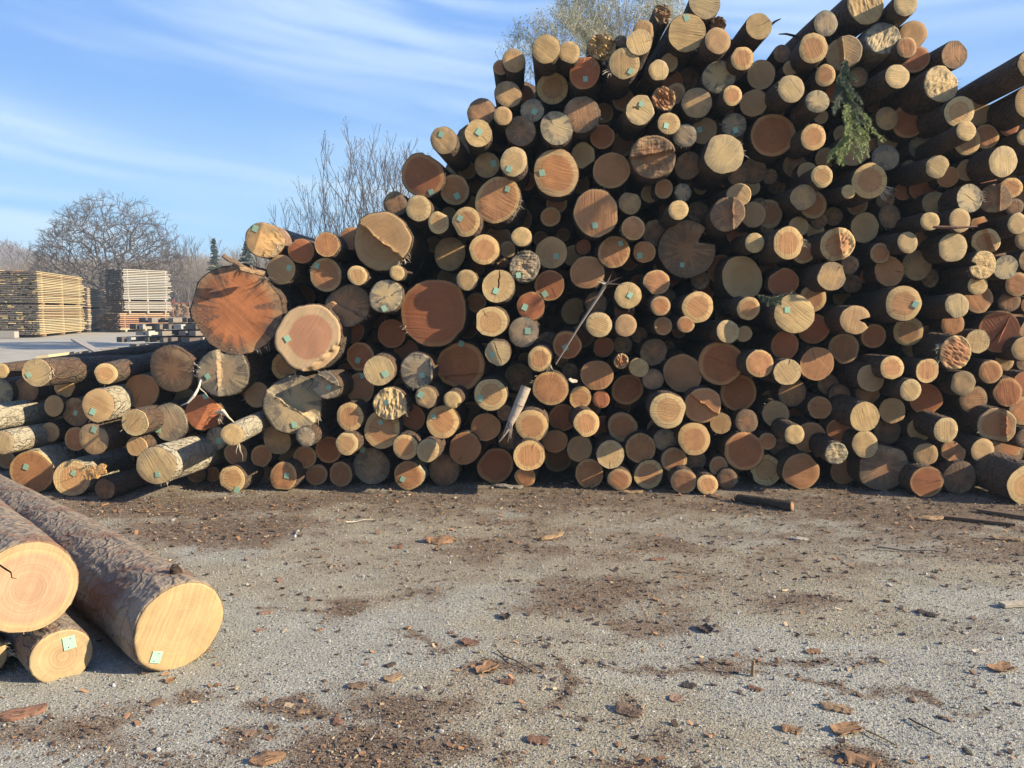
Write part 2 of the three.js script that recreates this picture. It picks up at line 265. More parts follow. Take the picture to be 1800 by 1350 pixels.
function backGeo(s) { return new THREE.CircleGeometry(s.R * (1 - s.taper) * 0.98, 20).rotateY(Math.PI).translate(0, 0, -s.len); }
function fillLog(root, s) {
  const sh = logShape(s), mats = FACE[s.kind], face = mesh('cut_face', faceGeo(s, sh), s.mat ?? mats[Math.floor(sh.rnd() * mats.length)], root);
  mesh('bark', barkGeo(s, sh), BARK[s.bark], root);
  mesh('far_end', backGeo(s), FACE.d[0], root);
  if (s.tag) {
    const [dx, dy] = s.tag, x = dx * s.R, y = dy * s.R, w = s.tagW ?? 0.05, e = 0.02, tg = mesh('tag', tagGeo, s.palTag ? tagPale : tagMat, root);
    tg.scale.set(w, w, 0.05); tg.position.set(x, y, sh.z(x, y) + (s.step || s.brk ? 0.008 : 0.0035));
    tg.rotation.set(-(sh.z(x, y + e) - sh.z(x, y - e)) / (2 * e) * 0, 0, s.tagA ?? (sh.rnd() - 0.5) * 1.2);
    tg.rotation.y = -Math.atan((sh.z(x + e, y) - sh.z(x - e, y)) / (2 * e)); tg.rotation.x = Math.atan((sh.z(x, y + e) - sh.z(x, y - e)) / (2 * e));
    if (s.hi) for (const k of [-1, 1]) { const n = mesh('nail', new THREE.CylinderGeometry(0.05, 0.05, 0.06, 10).rotateX(Math.PI / 2), nailMat, tg); n.position.set(0.12 * k, 0.36 * k, 0.03); }
  }
  if (!s.splint && !s.hi && s.R > 0.08 && hash3(s.seed, 9, 9) < 0.35) s.splint = [[hash3(s.seed, 8, 9) * 6.28, 0.9, 7, 0.03]];
  if (s.splint) {                                                    // loose fibres torn out along the rim: [angle, spread, count, length]
    for (const [a, sp, n, L] of s.splint) {
      const st = new Sticks();
      for (let i = 0; i < n; i++) {
        const t = a + (sh.rnd() - 0.5) * sp, r = sh.out(t) * (0.9 + 0.1 * sh.rnd()), p = V(r * Math.cos(t), r * Math.sin(t), -0.01 - 0.03 * sh.rnd()), l = L * (0.35 + sh.rnd()), q = V(p.x + Math.cos(t) * l * (0.2 + 0.6 * sh.rnd()) + (sh.rnd() - 0.5) * l * 0.6, p.y + Math.sin(t) * l * 0.4 - l * 0.5 * sh.rnd(), p.z + l * (0.1 + 0.6 * sh.rnd())), m = p.clone().lerp(q, 0.5).add(V((sh.rnd() - 0.5) * l * 0.3, (sh.rnd() - 0.5) * l * 0.3, 0));
        const w = 0.0015 + 0.004 * sh.rnd() * Math.min(1, L / 0.1); st.add(p, m, w, w * 0.8, 4).add(m, q, w * 0.8, w * 0.2, 4);
      }
      mesh('splinters', st.geo(), fibreMat, root).userData.kind = 'stuff';
    }
  }
  for (const [a, back, L, w] of s.stub ?? []) {
    const t = a, r = sh.out(t) * 0.97, st = new Sticks(), p = V(r * Math.cos(t), r * Math.sin(t), -back), q = V((r + L) * Math.cos(t + 0.15), (r + L) * Math.sin(t + 0.15), -back + L * 0.5);
    st.add(p, p.clone().lerp(q, 0.6).add(V(0, 0.01, 0)), w, w * 0.75, 6).add(p.clone().lerp(q, 0.6).add(V(0, 0.01, 0)), q, w * 0.75, w * 0.35, 6, true); mesh('branch_stub', st.geo(), BARK.b, root);
  }
  return sh;
}
const Z1 = V(0, 0, 1);

// ---------------------------------------------------------------- the log pile, read off the photograph: centre x y and radius in its pixels, kind of cut,
// how far it stands out (L far, H some, S little, D deep), then its features; "@" a short name that others are placed by, "#" its own label
const PILE = `
415 546 77 m L mat:0 dd:.1 T:0,0 notag sp:300,.5,10,.07 sp:80,1.2,16,.16 ragged:.06 @ the biggest log # biggest log of the pile, rust-red cut with blackened upper rim, at its left shoulder
543 593 56 m L mat:1 dd:.12 T:-34,2 step:-50,.72,-.05 @ the big pink-hearted log # big pink-hearted log with pale sapwood rim and green tag, below-right of the biggest log
672 424 50 t L step:51,-.05,.1 sp:-40,.6,16,.08 @ the huge step-cut log # huge tan log whose cut is split diagonally into two levels, under the bare saplings
762 550 58 r H mat:1 sp:210,.4,8,.05 @ the big smooth brown log # very large smooth red-brown log without tag, left of the pale cracked log
809 644 43 r S T:2,-38 step:95,-.35,.02 @ the streaked dark-red log # large streaked dark-red log with a green tag at its very top
514 711 49 g H step:236,.0,.07 T:5,33 sp:60,1.5,12,.08 sp:-40,.5,9,.05 @ the big grey split log # big grey weathered log with a splintered ridge across its cut and low green tag
391 655 43 g H step:180,.1,.04 cham:-40,.45,.35 T:-23,6 @ the big grey log under the biggest # big grey log with a pale slanting panel, under the biggest log
302 649 40 d H sp:10,.8,16,.12 bk:b @ the broad splinter-strewn log # broad brown log with loose splinters on its cut, left end of the high pile
743 308 38 r S T:14,28 notch:80,.16,.1 ragged:.05 @ the dark red skyline log # dark red log with ragged bark rim on the left slope's skyline
874 351 39 o H mat:3 T:17,-17 sp:-20,.9,18,.05 @ the pale-rimmed orange log # large orange log with pale rim and a tag at its upper right, frayed right bark
978 304 39 o H T:-24,0 tx:.08 @ the half-shadowed orange log # large orange log with a tag at its left, near the middle of the left slope
1048 375 40 o H mat:12 T:-2,20 tx:-.06 @ the smooth round orange log # large smooth round orange log with one tag at the bottom
1359 237 37 r S mat:3 bk:b len:5 @ the red log with white rim # large red-hearted log with a white sapwood rim in the upper right
1273 271 34 y L mat:6 ragged:.05 sp:20,.8,8,.06 @ the large saw-marked yellow log # large pale yellow log scored by vertical saw marks, left of the red white-rimmed log
1208 439 49 d D dd:-.1 T:-8,25 notch:32,.34,.5 @ the big notched dark log # very large dark log with a wedge notched out at its upper right
1305 489 36 t S mat:0 @ the large plain ochre log # large plain ochre log without tag, right of the middle
1397 552 34 y L dd:-.15 mat:0 T:-13,-7 pal sp:95,.5,8,.07 @ the yellow log with pale tag # large bright yellow log with a pale mint tag, right of the middle
1267 639 38 r S step:70,.1,.012 @ the big ridged brown log # big brown log with a thin diagonal ridge over its cut
1200 656 33 o S mat:13 @ the plain brown log # large plain brown log between the ridged brown log and the orange log below
1174 722 31 y L mat:9 dd:.02 ragged:.03 @ the orange log with yellow ring # log with orange heart and broad yellow ring, low in the middle of the pile
1504 562 26 t L mat:3 notch:-8,.3,.75 bk:b @ the C-notched log # tan log with a deep slot cut in from its right side, like the letter C
1589 533 30 o H dd:-.15 T:18,2 mat:9 @ the orange log with right tag # orange log with a single green tag near its right rim, right half of the pile
1553 821 42 d D mat:0 dd:-.25 @ the big dark foot log # big dark brown log at the foot of the pile, right of the two-tone log
1753 748 30 o H step:5,.3,.07 @ the log with bright crescent # brown log with a bright raised crescent down its right side, near the right edge
1757 583 34 r D step:30,.0,.03 dd:-.2 crk:60,-.9,.9,.05 @ the big dark split log # big dark red log split slantwise, close to the right edge of the picture
1529 318 30 o H sp:-35,.7,22,.09 ragged:.05 bk:b @ the frayed orange log # orange log with frayed splinters at its lower right, right of the hanging spruce branch's tip
1655 147 31 y L brk:.02 mat:6 @ the ragged pale skyline log # ragged pale yellow broken log on the right skyline
1553 67 30 g H brk:.018 bk:p mat:6 ty:.3 @ the mossy grey log # mossy grey log with furrowed end on the top right crest
1484 93 29 t H step:10,-.15,.06 @ the two-level tan log # tan log with a vertical step in its cut, behind the top of the green branch
876 503 28 y L mat:4 tx:.12 crk:85,-.45,.95,.08 T:-4,8 @ the pale cracked log # pale cream log with a vertical crack and a green tag beside it
922 468 27 g L brk:.03 T:-10,15 sp:90,2.5,14,.05 @ the splintered grey log # grey log with ragged splintered cut and green tag, above-right of the pale cracked log
1058 82 24 y H brk:.1 mat:8 sp:0,6,40,.1 @ the shattered skyline log # shattered log with bristling splinters on the skyline, left of the two pale logs
1098 111 26 y L mat:4 dd:-.1 T:10,13 sp:-150,.3,4,.12 @ the pale log with corner tag # pale cream log with a tag at its lower right, high on the left crest
1208 58 32 y H mat:1 T:-2,-24 bk:b @ the large yellow crest log # large yellow log with a tag at its top rim, on the crest
1148 276 37 d H step:100,.1,.05 brk:.02 sp:100,.8,12,.05 @ the rough brown log # large rough dark-brown log with a stepped torn cut, high in the middle
915 230 26 d H mat:0 ragged:.05 brk:.008 @ the dark-ringed log # brown log with a dark ragged outer ring and paler heart, left slope
780 246 23 t L T:-4,-9 len:4.6 dd:-.1 @ the jutting skyline log # tan tagged log jutting out alone against the sky above the dark red skyline log
460 421 29 t L cham:-20,-.2,1.15 T:-10,-18 bk:n sp:-30,1,14,.06 @ the slant-cut log # log with a steep yellow slanting cut and tag, topmost at the left
653 820 32 g H mat:3 T:-14,-28 crk:180,.05,.75,.02 @ the grey foot log # round grey log with a tag at its upper left, at the foot of the pile
870 819 31 r H dd:.05 mat:4 @ the red foot log # large red-orange log at the foot of the pile, below the leaning grey stick
1408 829 32 o H mat:13 @ the two-tone foot log # large plain orange log at the foot of the pile, right of the yellow torn one
1308 793 34 r S mat:3 @ the large red low log # large red-brown log just above the pile's foot, right of centre
1680 620 29 o L brk:.018 sp:180,1.2,26,.08 mat:6 @ the torn orange log # orange log with torn dark left rim, right part of the pile
1728 466 24 y L brk:.012 notch:175,.25,.5 mat:0 @ the yellow log with torn slot # yellow broken log with a dark torn slot in its left side, near the right edge
1705 348 24 g L crk:150,-.8,.7,.05 mat:6 sp:10,.8,10,.05 @ the cracked grey-yellow log # grey-yellow log with cracks over its cut, near the right edge
1764 284 26 y L mat:6 ragged:.03 @ the right-edge pale log # large pale yellow log high at the right edge of the pile
1687 196 26 y L mat:9 dd:-.08 @ the bright amber log # bright amber log on the right skyline where the slope dips
1678 96 23 d H len:5 tx:.1 @ the jutting crest log # brown log jutting right against the sky from the top right crest
355 726 31 r H T:7,-28 cham:-30,.1,.9 sp:-5,.8,18,.07 @ the orange-notched log # red log with a bright orange notch and tag, under the broad splinter-strewn log
274 818 34 y L dd:-.5 T:3,15 ry:28 len:4 bk:p mat:6 sp:-60,.6,10,.05 notch:60,.3,.07 air @ the jutting cream log # cream log jutting far out with a tag at its bottom edge, low left
126 841 31 y L dd:-.2 mat:9 T:3,-9 crk:20,-.9,.5,.02 sp:40,.6,14,.1 bk:p @ the torn tagged low log # yellow log with a torn orange slab at its side and central tag, low left
56 830 37 o L dd:-.1 bk:p T:-9,-9 ragged:.06 @ the bark-hooded low log # large orange log with thick grey bark hood, lower left above the near logs
408 764 19 y L dd:-.35 bk:p mat:8 len:3.6 sp:-60,.4,7,.14 @ the white-barked stub # short-looking pale-barked yellow log with fibres hanging below it, low left
172 713 28 t L bk:p T:-8,10 mat:0 @ the tan log with pale bark # tan tagged log with pale grey bark on its right, low left pile
666 652 26 y L mat:6 T:10,5 dd:-.05 @ the cream tagged log # round cream log with a tag right of its middle, below the big pink-hearted log
732 652 31 g H mat:0 T:9,7 step:0,.72,.03 @ the stained grey log # grey log with black stained rim and a square tag, right of the cream tagged log
685 710 29 y L brk:.03 T:-5,-3 notch:-25,.3,-.12 mat:6 sp:-20,1,12,.05 @ the broken tan log # broken tan log with jagged cut and tag, under the cream tagged log
671 755 32 o H T:-2,-12 mat:9 crk:165,.1,.9,.02 @ the cracked orange log # orange log with fine cracks and a pale tag, below the broken tan log
967 683 30 o H mat:4 sp:150,.6,10,.04 @ the brown log by the stick # round brown-orange log at the lower end of the leaning pole
1520 733 26 y L mat:1 crk:110,.1,.7,.03 @ the big yellow low log # large yellow saw-marked log low in the right half
1472 429 28 o L step:10,0,.07 brk:.02 ragged:.04 mat:9 @ the split-faced orange log # orange log with a bright torn half on its right side, right half of the pile
933 538 24 r H T:-10,2 mat:0
966 502 26 r S T:-8,14 mat:4
997 607 25 r S T:-3,4
1079 443 27 o S mat:4 T:11,-14
1032 479 29 o S mat:12
969 444 27 t S T:8,6
1028 127 27 r H T:1,11
971 155 27 o S mat:9
791 446 28 t S
851 439 26 o L mat:9 dd:.02 ragged:.03
678 521 29 g L step:-65,.05,.05 T:-2,20 mat:6
611 538 37 d H step:240,.1,.04 mat:3 sp:-40,.7,6,.04
494 474 25 t H T:14,-3 mat:3
572 483 28 o H T:-14,-15 mat:6
529 441 22 r H
574 430 21 o L mat:4 crk:95,.05,.9,.03
617 419 20 o S mat:12
628 484 17 y L mat:9 dd:.1
698 480 13 y L bk:p sp:-40,1.5,14,.05 dd:.05
735 366 22 y L mat:3
771 391 19 y L mat:9
819 390 25 o L T:-10,-6 mat:9
695 358 21 d S
799 333 26 o S T:4,11
856 290 22 t S T:11,-2
903 284 24 y L T:-8,12 mat:3
841 234 23 y L T:1,-2 mat:0
846 197 24 d H mat:3
884 203 16 t H
935 194 20 g H T:4,2 mat:3
978 225 28 g L mat:6
1023 201 31 d H mat:3 ragged:.06 sp:-20,.5,8,.05
893 165 23 t H
903 106 20 t H
880 118 13 o S
960 86 24 y L mat:1
1001 92 19 y L mat:4
1092 73 11 d S
1132 53 18 t L
1124 74 22 y L mat:8 dd:-.1
1164 24 16 d H brk:.04
1239 5 26 y H mat:6
1158 123 18 y L mat:6
1176 110 16 t S
1126 193 25 y L T:1,-9 mat:6 crk:160,.1,.6,.1 brk:.012 len:4.5
1167 173 20 o H brk:.06 sp:60,2,16,.05
1188 164 17 o S
1176 217 19 y L T:-5,4 mat:4 pal dd:.1
1204 238 20 g H mat:3
1238 230 22 t S T:-8,-2
1225 180 26 t H mat:6
1210 138 19 d D
1262 71 22 t L mat:3
1263 42 13 d S brk:.05
1334 46 22 y H mat:1 stub:15,.15,.12,.012 stub:160,.5,.2,.015 stub:-60,.7,.15,.012
1305 102 20 o L mat:9
1264 135 28 g H mat:6
1338 131 24 t S mat:3 crk:165,.55,.95,.03
1375 94 15 d D dd:-.15 stub:100,.3,.2,.01
1390 119 13 t S
1391 156 23 y L mat:6
1325 181 23 t S mat:3 crk:160,.5,.95,.025
1288 168 17 o L mat:9
1291 220 21 g S T:2,8
1430 84 25 o L mat:9 bk:b
1452 41 21 g H mat:3 stub:170,.4,.2,.012
1522 9 32 y H mat:1 brk:.01
1592 5 21 y L mat:6
1606 60 23 t S
1594 83 17 o L
1610 104 23 r S sp:60,1,12,.06
1578 134 21 y L mat:6 dd:-.1
1451 132 18 o H mat:9
1509 135 17 d S mat:3
1437 178 20 g L mat:6
1430 241 22 o L mat:9
1500 262 28 t S
1452 278 18 t D
1559 208 19 t S
1597 213 28 r S mat:3 dd:.15
1561 249 17 t D
1557 277 22 g S mat:3
1620 258 21 g D mat:3
1598 298 16 d D
1716 197 24 t S dd:.1
1699 230 17 y L mat:4 dd:-.25
1701 249 23 o S mat:9
1734 240 21 o S
1774 221 17 r S
1812 178 28 t L
1803 241 14 y H
1816 112 25 o L len:5 dd:-.35
1648 293 20 y L mat:7 dd:-.1
1667 311 18 o S
1700 299 18 t S
1445 310 19 y L mat:9
1420 302 17 t S dd:.05
1412 347 22 t H mat:6 ragged:.03
1429 359 24 o D dd:-.2
1492 337 12 y L
1557 349 17 d D
1588 337 15 r D
1440 388 14 d D
1465 380 16 d D
1520 400 25 t S dd:.1
1564 380 20 d D
1643 356 20 t S
1751 348 25 d H step:0,.15,.03 cham:180,.2,.5
1778 331 19 o D dd:-.2
1784 364 15 d D
1635 389 16 y L mat:6 bk:b len:4.5
1688 387 20 y L mat:4
1790 392 18 y L
1804 421 18 t S
1596 426 18 y L mat:7
1624 418 16 o D dd:-.2
1547 445 17 o S
1675 435 25 y L mat:6
1733 425 22 o H step:20,.2,.06 mat:9
1494 466 16 d S
1462 485 25 t L mat:6
1563 477 25 o S mat:12
1612 467 25 t S
1635 488 16 d D
1768 470 21 g L mat:6
1719 501 17 y H mat:3
1721 525 25 o S dd:.1
1789 500 20 o S
1775 531 18 d D dd:-.2
1498 498 17 d D
1683 537 21 y L mat:6
1536 591 21 r S
1597 583 25 o S dd:.05
1606 608 20 d D dd:-.1
1675 570 20 o S dd:.05
1719 600 20 y H mat:3 crk:0,.1,.9,.02
1803 613 22 t H
1484 613 26 o S
1569 647 21 o L mat:9
1531 665 24 t H mat:3
1526 691 20 d D dd:-.1
1630 651 21 o L mat:9 crk:-90,0,.9,.04
1601 686 19 y L mat:3 dd:-.1
1628 702 28 r S
1693 674 21 t H mat:6
1742 654 20 o H
1766 637 15 t S dd:.1
1772 689 25 r S
1712 703 24 d D dd:-.2
1457 676 18 d D
1476 694 18 d D dd:-.1
1441 717 20 o S crk:150,.2,.95,.03
1569 722 22 t S
1560 757 23 d D dd:-.1
1475 757 20 r S
1521 781 23 y H mat:3
1470 797 20 g L mat:6 brk:.012
1483 829 22 o S
1616 756 20 t S bk:b
1663 756 22 y L mat:3
1628 799 20 t H
1676 795 19 o H step:-60,.1,.05
1728 792 21 t H
1630 847 27 r S
1687 840 28 d D dd:-.3
1807 852 36 y L mat:9 sp:-100,.6,16,.09
1802 722 26 o S
1806 770 18 d S
892 438 14 t S
883 463 11 d S brk:.04
1026 434 13 r D
821 492 18 y L mat:4
837 532 17 o S
863 565 27 y L mat:9
920 584 26 g H mat:3 T:7,-2
875 620 22 y L mat:6 crk:110,-.85,.95,.06 T:-9,3
1048 534 20 d D
688 586 25 r D dd:-.1
-4 690 26 g S
2 652 13 y L sp:90,2,12,.06
64 655 24 y L mat:6 T:-13,4 dd:-.1 sp:20,1.5,14,.08
43 686 23 d S
113 681 18 t S
186 657 19 y L mat:9 bk:b len:4.6
94 714 18 t S
132 724 25 d S T:1,2
249 688 30 o S mat:12
-24 736 22 t L bk:p len:3.5 dd:-.1
4 778 20 y L bk:p dd:-.15
87 760 17 t S
133 772 20 o S
164 772 27 t L mat:6 T:2,-16 notch:55,.3,.1
237 743 23 y L mat:3 crk:45,-.8,.85,.03 dd:-.1
296 743 32 g H mat:3 T:-17,12
222 770 18 t S
240 785 17 t L crk:100,.2,.9,.03
184 860 18 d H mat:0 dd:-.1
344 833 17 d D
373 834 14 o S
408 842 23 y L mat:9 T:8,18
380 771 20 g S T:5,3
414 798 20 o S
459 802 19 o S
487 773 25 t S mat:6 crk:-30,.1,.7,.02
537 768 17 g L mat:6
451 694 22 t S
500 643 24 o D dd:-.2
572 677 25 g L step:60,.35,.05 T:5,4 sp:90,1,8,.05
633 627 25 r S T:-4,6
633 682 26 o S T:4,-20 mat:12
615 733 24 o H
725 734 22 r S
610 780 20 y L mat:9
577 791 23 r S
536 804 20 o S crk:-92,.2,.95,.04
466 833 15 d D
498 838 25 o H T:6,-2 mat:3
556 835 19 o S
599 834 21 o S
713 786 22 o L mat:9
718 836 25 o H T:-10,6 mat:4 bk:p
752 792 20 y L mat:4
780 827 27 d S
778 742 28 o H T:-15,-10 mat:9
749 699 19 t L T:-9,-5 mat:6
795 703 15 y L notch:-40,.3,.3
862 694 28 y H mat:9 T:-17,6
817 788 28 o S mat:13
854 751 25 o S
888 726 14 d S
895 772 19 d D
935 748 28 o L mat:9
930 801 27 o L mat:9 dd:-.05 ragged:.03
923 838 18 o S
912 663 24 d D
948 631 21 o L mat:9 sp:-40,.6,16,.06
1002 652 14 d D
1049 660 27 o S mat:13
1061 610 18 r D
1020 699 19 o S crk:-80,.4,.95,.04
1057 702 15 r S mat:3
989 734 24 r D dd:-.15
1031 744 23 o L mat:9
976 776 21 o S
1019 789 22 t S
1036 833 25 o S
1073 799 24 y H mat:3 crk:-92,.4,.95,.03
1095 751 26 o D dd:-.1
1126 788 26 o S mat:4
1089 843 20 o S
1140 834 25 o S
1235 713 31 o H step:52,.05,.04
1169 773 20 g S mat:3
1220 772 28 o H
1185 809 22 o S
1224 810 17 d D dd:-.15
1202 846 22 o S
1244 852 18 o L mat:9
1278 842 18 d D dd:-.2
1263 819 16 o S
1346 827 27 y L mat:9 dd:-.1 notch:200,.3,.12
1267 744 18 t S crk:-80,.5,.95,.05
1313 741 20 d S
1349 776 15 o S
1371 786 17 d D
1397 764 17 y L
1364 728 23 t S bk:b
1424 769 27 o S mat:12
1393 691 24 d D dd:-.1
1298 690 32 r D dd:-.15
1148 667 18 d S
1103 685 27 r D dd:-.1
1123 646 17 y S mat:4
1149 619 23 d S
1092 635 13 o H brk:.03
1095 606 16 d D
1124 589 14 d D
1053 571 22 y L mat:3
1100 572 19 t L mat:3
1104 519 23 y L T:3,0 mat:0 pal
1161 538 17 o L mat:3
1166 573 16 o H cham:100,.0,.4
1206 570 15 o L mat:9
1227 540 27 o L mat:9
1280 583 20 y L mat:3
1308 587 14 t H
1316 542 20 o L mat:9 ragged:.03
1377 497 25 r S mat:0
1429 524 23 o S
1431 578 26 r D dd:-.2
1380 607 24 r S
1436 640 29 o H mat:12 ty:-.05
1336 639 24 o L mat:3
1384 654 23 y L mat:3 crk:80,.55,.95,.06 crk:-120,.6,.98,.1
1154 496 22 o H mat:3
1133 443 19 o S T:-8,6
1231 492 16 d D
1327 427 17 y L mat:3 bk:b len:4.5
1386 427 27 o L mat:9 dd:-.05 sp:0,.6,10,.05
1413 444 19 o S crk:5,.2,.95,.03
1404 398 17 t S
1349 399 12 d D
1324 377 22 t S
1335 362 14 d D
1279 376 29 d H step:0,.2,.06 bk:b
1300 342 20 t H cham:150,.1,.5
1322 329 14 t D
1297 308 18 d D
1354 310 13 d D
1210 291 23 d S
1075 300 31 o S mat:12
1107 357 19 t S
1113 401 20 o L mat:3
1167 332 16 o S
1201 338 15 g S
1193 369 17 y L mat:3
968 381 17 o D dd:-.1
917 416 17 y L mat:4
1059 240 21 r S
1025 273 21 t S
`.trim().split('\n').map((line, idx) => {
  const [head, short] = line.split(' @ '), w = head.trim().split(/\s+/), F = w.slice(5), l = { x: +w[0], y: +w[1], r: +w[2], kind: w[3], dep: w[4], idx, f: {} };
  for (const t of F) { const [k, v] = t.split(':'), n = v === undefined ? true : /^[-\d.,]+$/.test(v) ? v.split(',').map(Number) : v; if (['step', 'cham', 'crk', 'notch', 'sp', 'stub'].includes(k)) (l.f[k] ??= []).push(n); else l.f[k] = Array.isArray(n) && n.length === 1 ? n[0] : n; }
  if (short) [l.short, l.label] = short.split(' # ');
  return l;
});
const D2R = Math.PI / 180, OUT = { L: -0.36, H: -0.22, S: -0.03, D: 0.2 };
{
  const rnd = rng(4242);
  for (const l of PILE) {
    let D = 7.22 + 0.035 * Math.max(0, (800 - l.y) / 200) + OUT[l.dep] + (l.f.dd || 0) + (rnd() - 0.5) * 0.13;
    const Dg = groundD(l.y + l.r * 0.985);
    if (l.f.air) D = 6.5; else if (l.y + l.r > 845) D = Dg; else D = Math.min(D, Dg);
    l.D = D; l.p = at(l.x, l.y, D); l.R = 1.055 * l.r / FPX * axisDepth(l.x, l.y, D);
  }
}
// words for the logs that have no label of their own: what they look like and where they lie from the nearest named log
const HUE = { o: 'orange', r: 'red-brown', t: 'tan', y: 'yellow', g: 'grey', d: 'dark brown', m: 'red' };
{
  const anchors = PILE.filter((l) => l.short), sector = (a, l) => (Math.round(Math.atan2(-(l.y - a.y), l.x - a.x) / (Math.PI / 4)) + 8) % 8;
  const DIR = ['right of', 'upper right of', 'above', 'upper left of', 'left of', 'lower left of', 'below', 'lower right of'], ORD = ['nearest', 'second', 'third', 'fourth', 'fifth', 'sixth', 'seventh'];
  for (const l of PILE) if (!l.label) {
    let best = null;
    for (const a of anchors) {
      const s = sector(a, l), d = Math.hypot(a.x - l.x, a.y - l.y), n = PILE.filter((o) => o !== a && sector(a, o) === s && Math.hypot(a.x - o.x, a.y - o.y) < d).length, cost = d + n * 60;
      if (n < 7 && (!best || cost < best.cost)) best = { cost, s, n, a };
    }
    const size = l.r < 17 ? 'thin' : l.r < 21 ? 'small' : l.r < 27 ? 'mid-sized' : 'large', look = `${size} ${HUE[l.kind]} log${Array.isArray(l.f.T) ? ' with tag' : l.f.crk ? ' with crack' : l.f.brk ? ', torn end' : ''}`;
    l.label = `${look}, ${ORD[best.n]} ${DIR[best.s]} ${best.a.short}`;
  }
}
function specOf(l) {
  const f = l.f, rad = (q) => [q[0] * D2R, ...q.slice(1)], rnd = rng(l.idx * 31 + 5);
  const lit = l.dep === 'L' ? 0.06 : l.dep === 'H' ? 0.02 : -0.03;
  const s = { R: l.R, len: f.len ?? 3.2 + rnd() * 0.9, kind: l.kind, seed: l.idx + 1, bark: f.bk ?? 'b', taper: 0.02 + 0.08 * rnd(), ragged: f.ragged ?? 0.012 + 0.02 * rnd(),
    tx: f.tx ?? lit + (rnd() - 0.5) * 0.1, ty: f.ty ?? (rnd() - 0.5) * 0.1, step: f.step?.map(rad), cham: f.cham?.map(rad), crk: f.crk?.map(rad), stub: f.stub?.map(rad), splint: f.sp?.map(rad), brk: f.brk, palTag: f.pal };
  if (f.notch) s.notch = f.notch.map(rad);
  if (Array.isArray(f.T) && !f.notag) { s.tag = [f.T[0] / l.r, -f.T[1] / l.r]; s.tagW = 0.038 + 0.012 * rnd(); }
  if (f.mat !== undefined) s.mat = FACE[l.kind][f.mat % FACE[l.kind].length];
  if (l.r > 17 && rnd() < 0.34) s.flat = [[rnd() * 6.28, 0.86 + 0.08 * rnd()], [rnd() * 6.28, 0.9 + 0.08 * rnd()]];
  if (!s.crk && !s.step && !s.brk && !s.cham && l.r > 19 && rnd() < 0.13) { const a = rnd() * 6.28; s.crk = [[a, 0.1 + 0.4 * rnd(), 0.93, 0.02 + 0.02 * rnd()]]; }
  return [s, rnd];
}
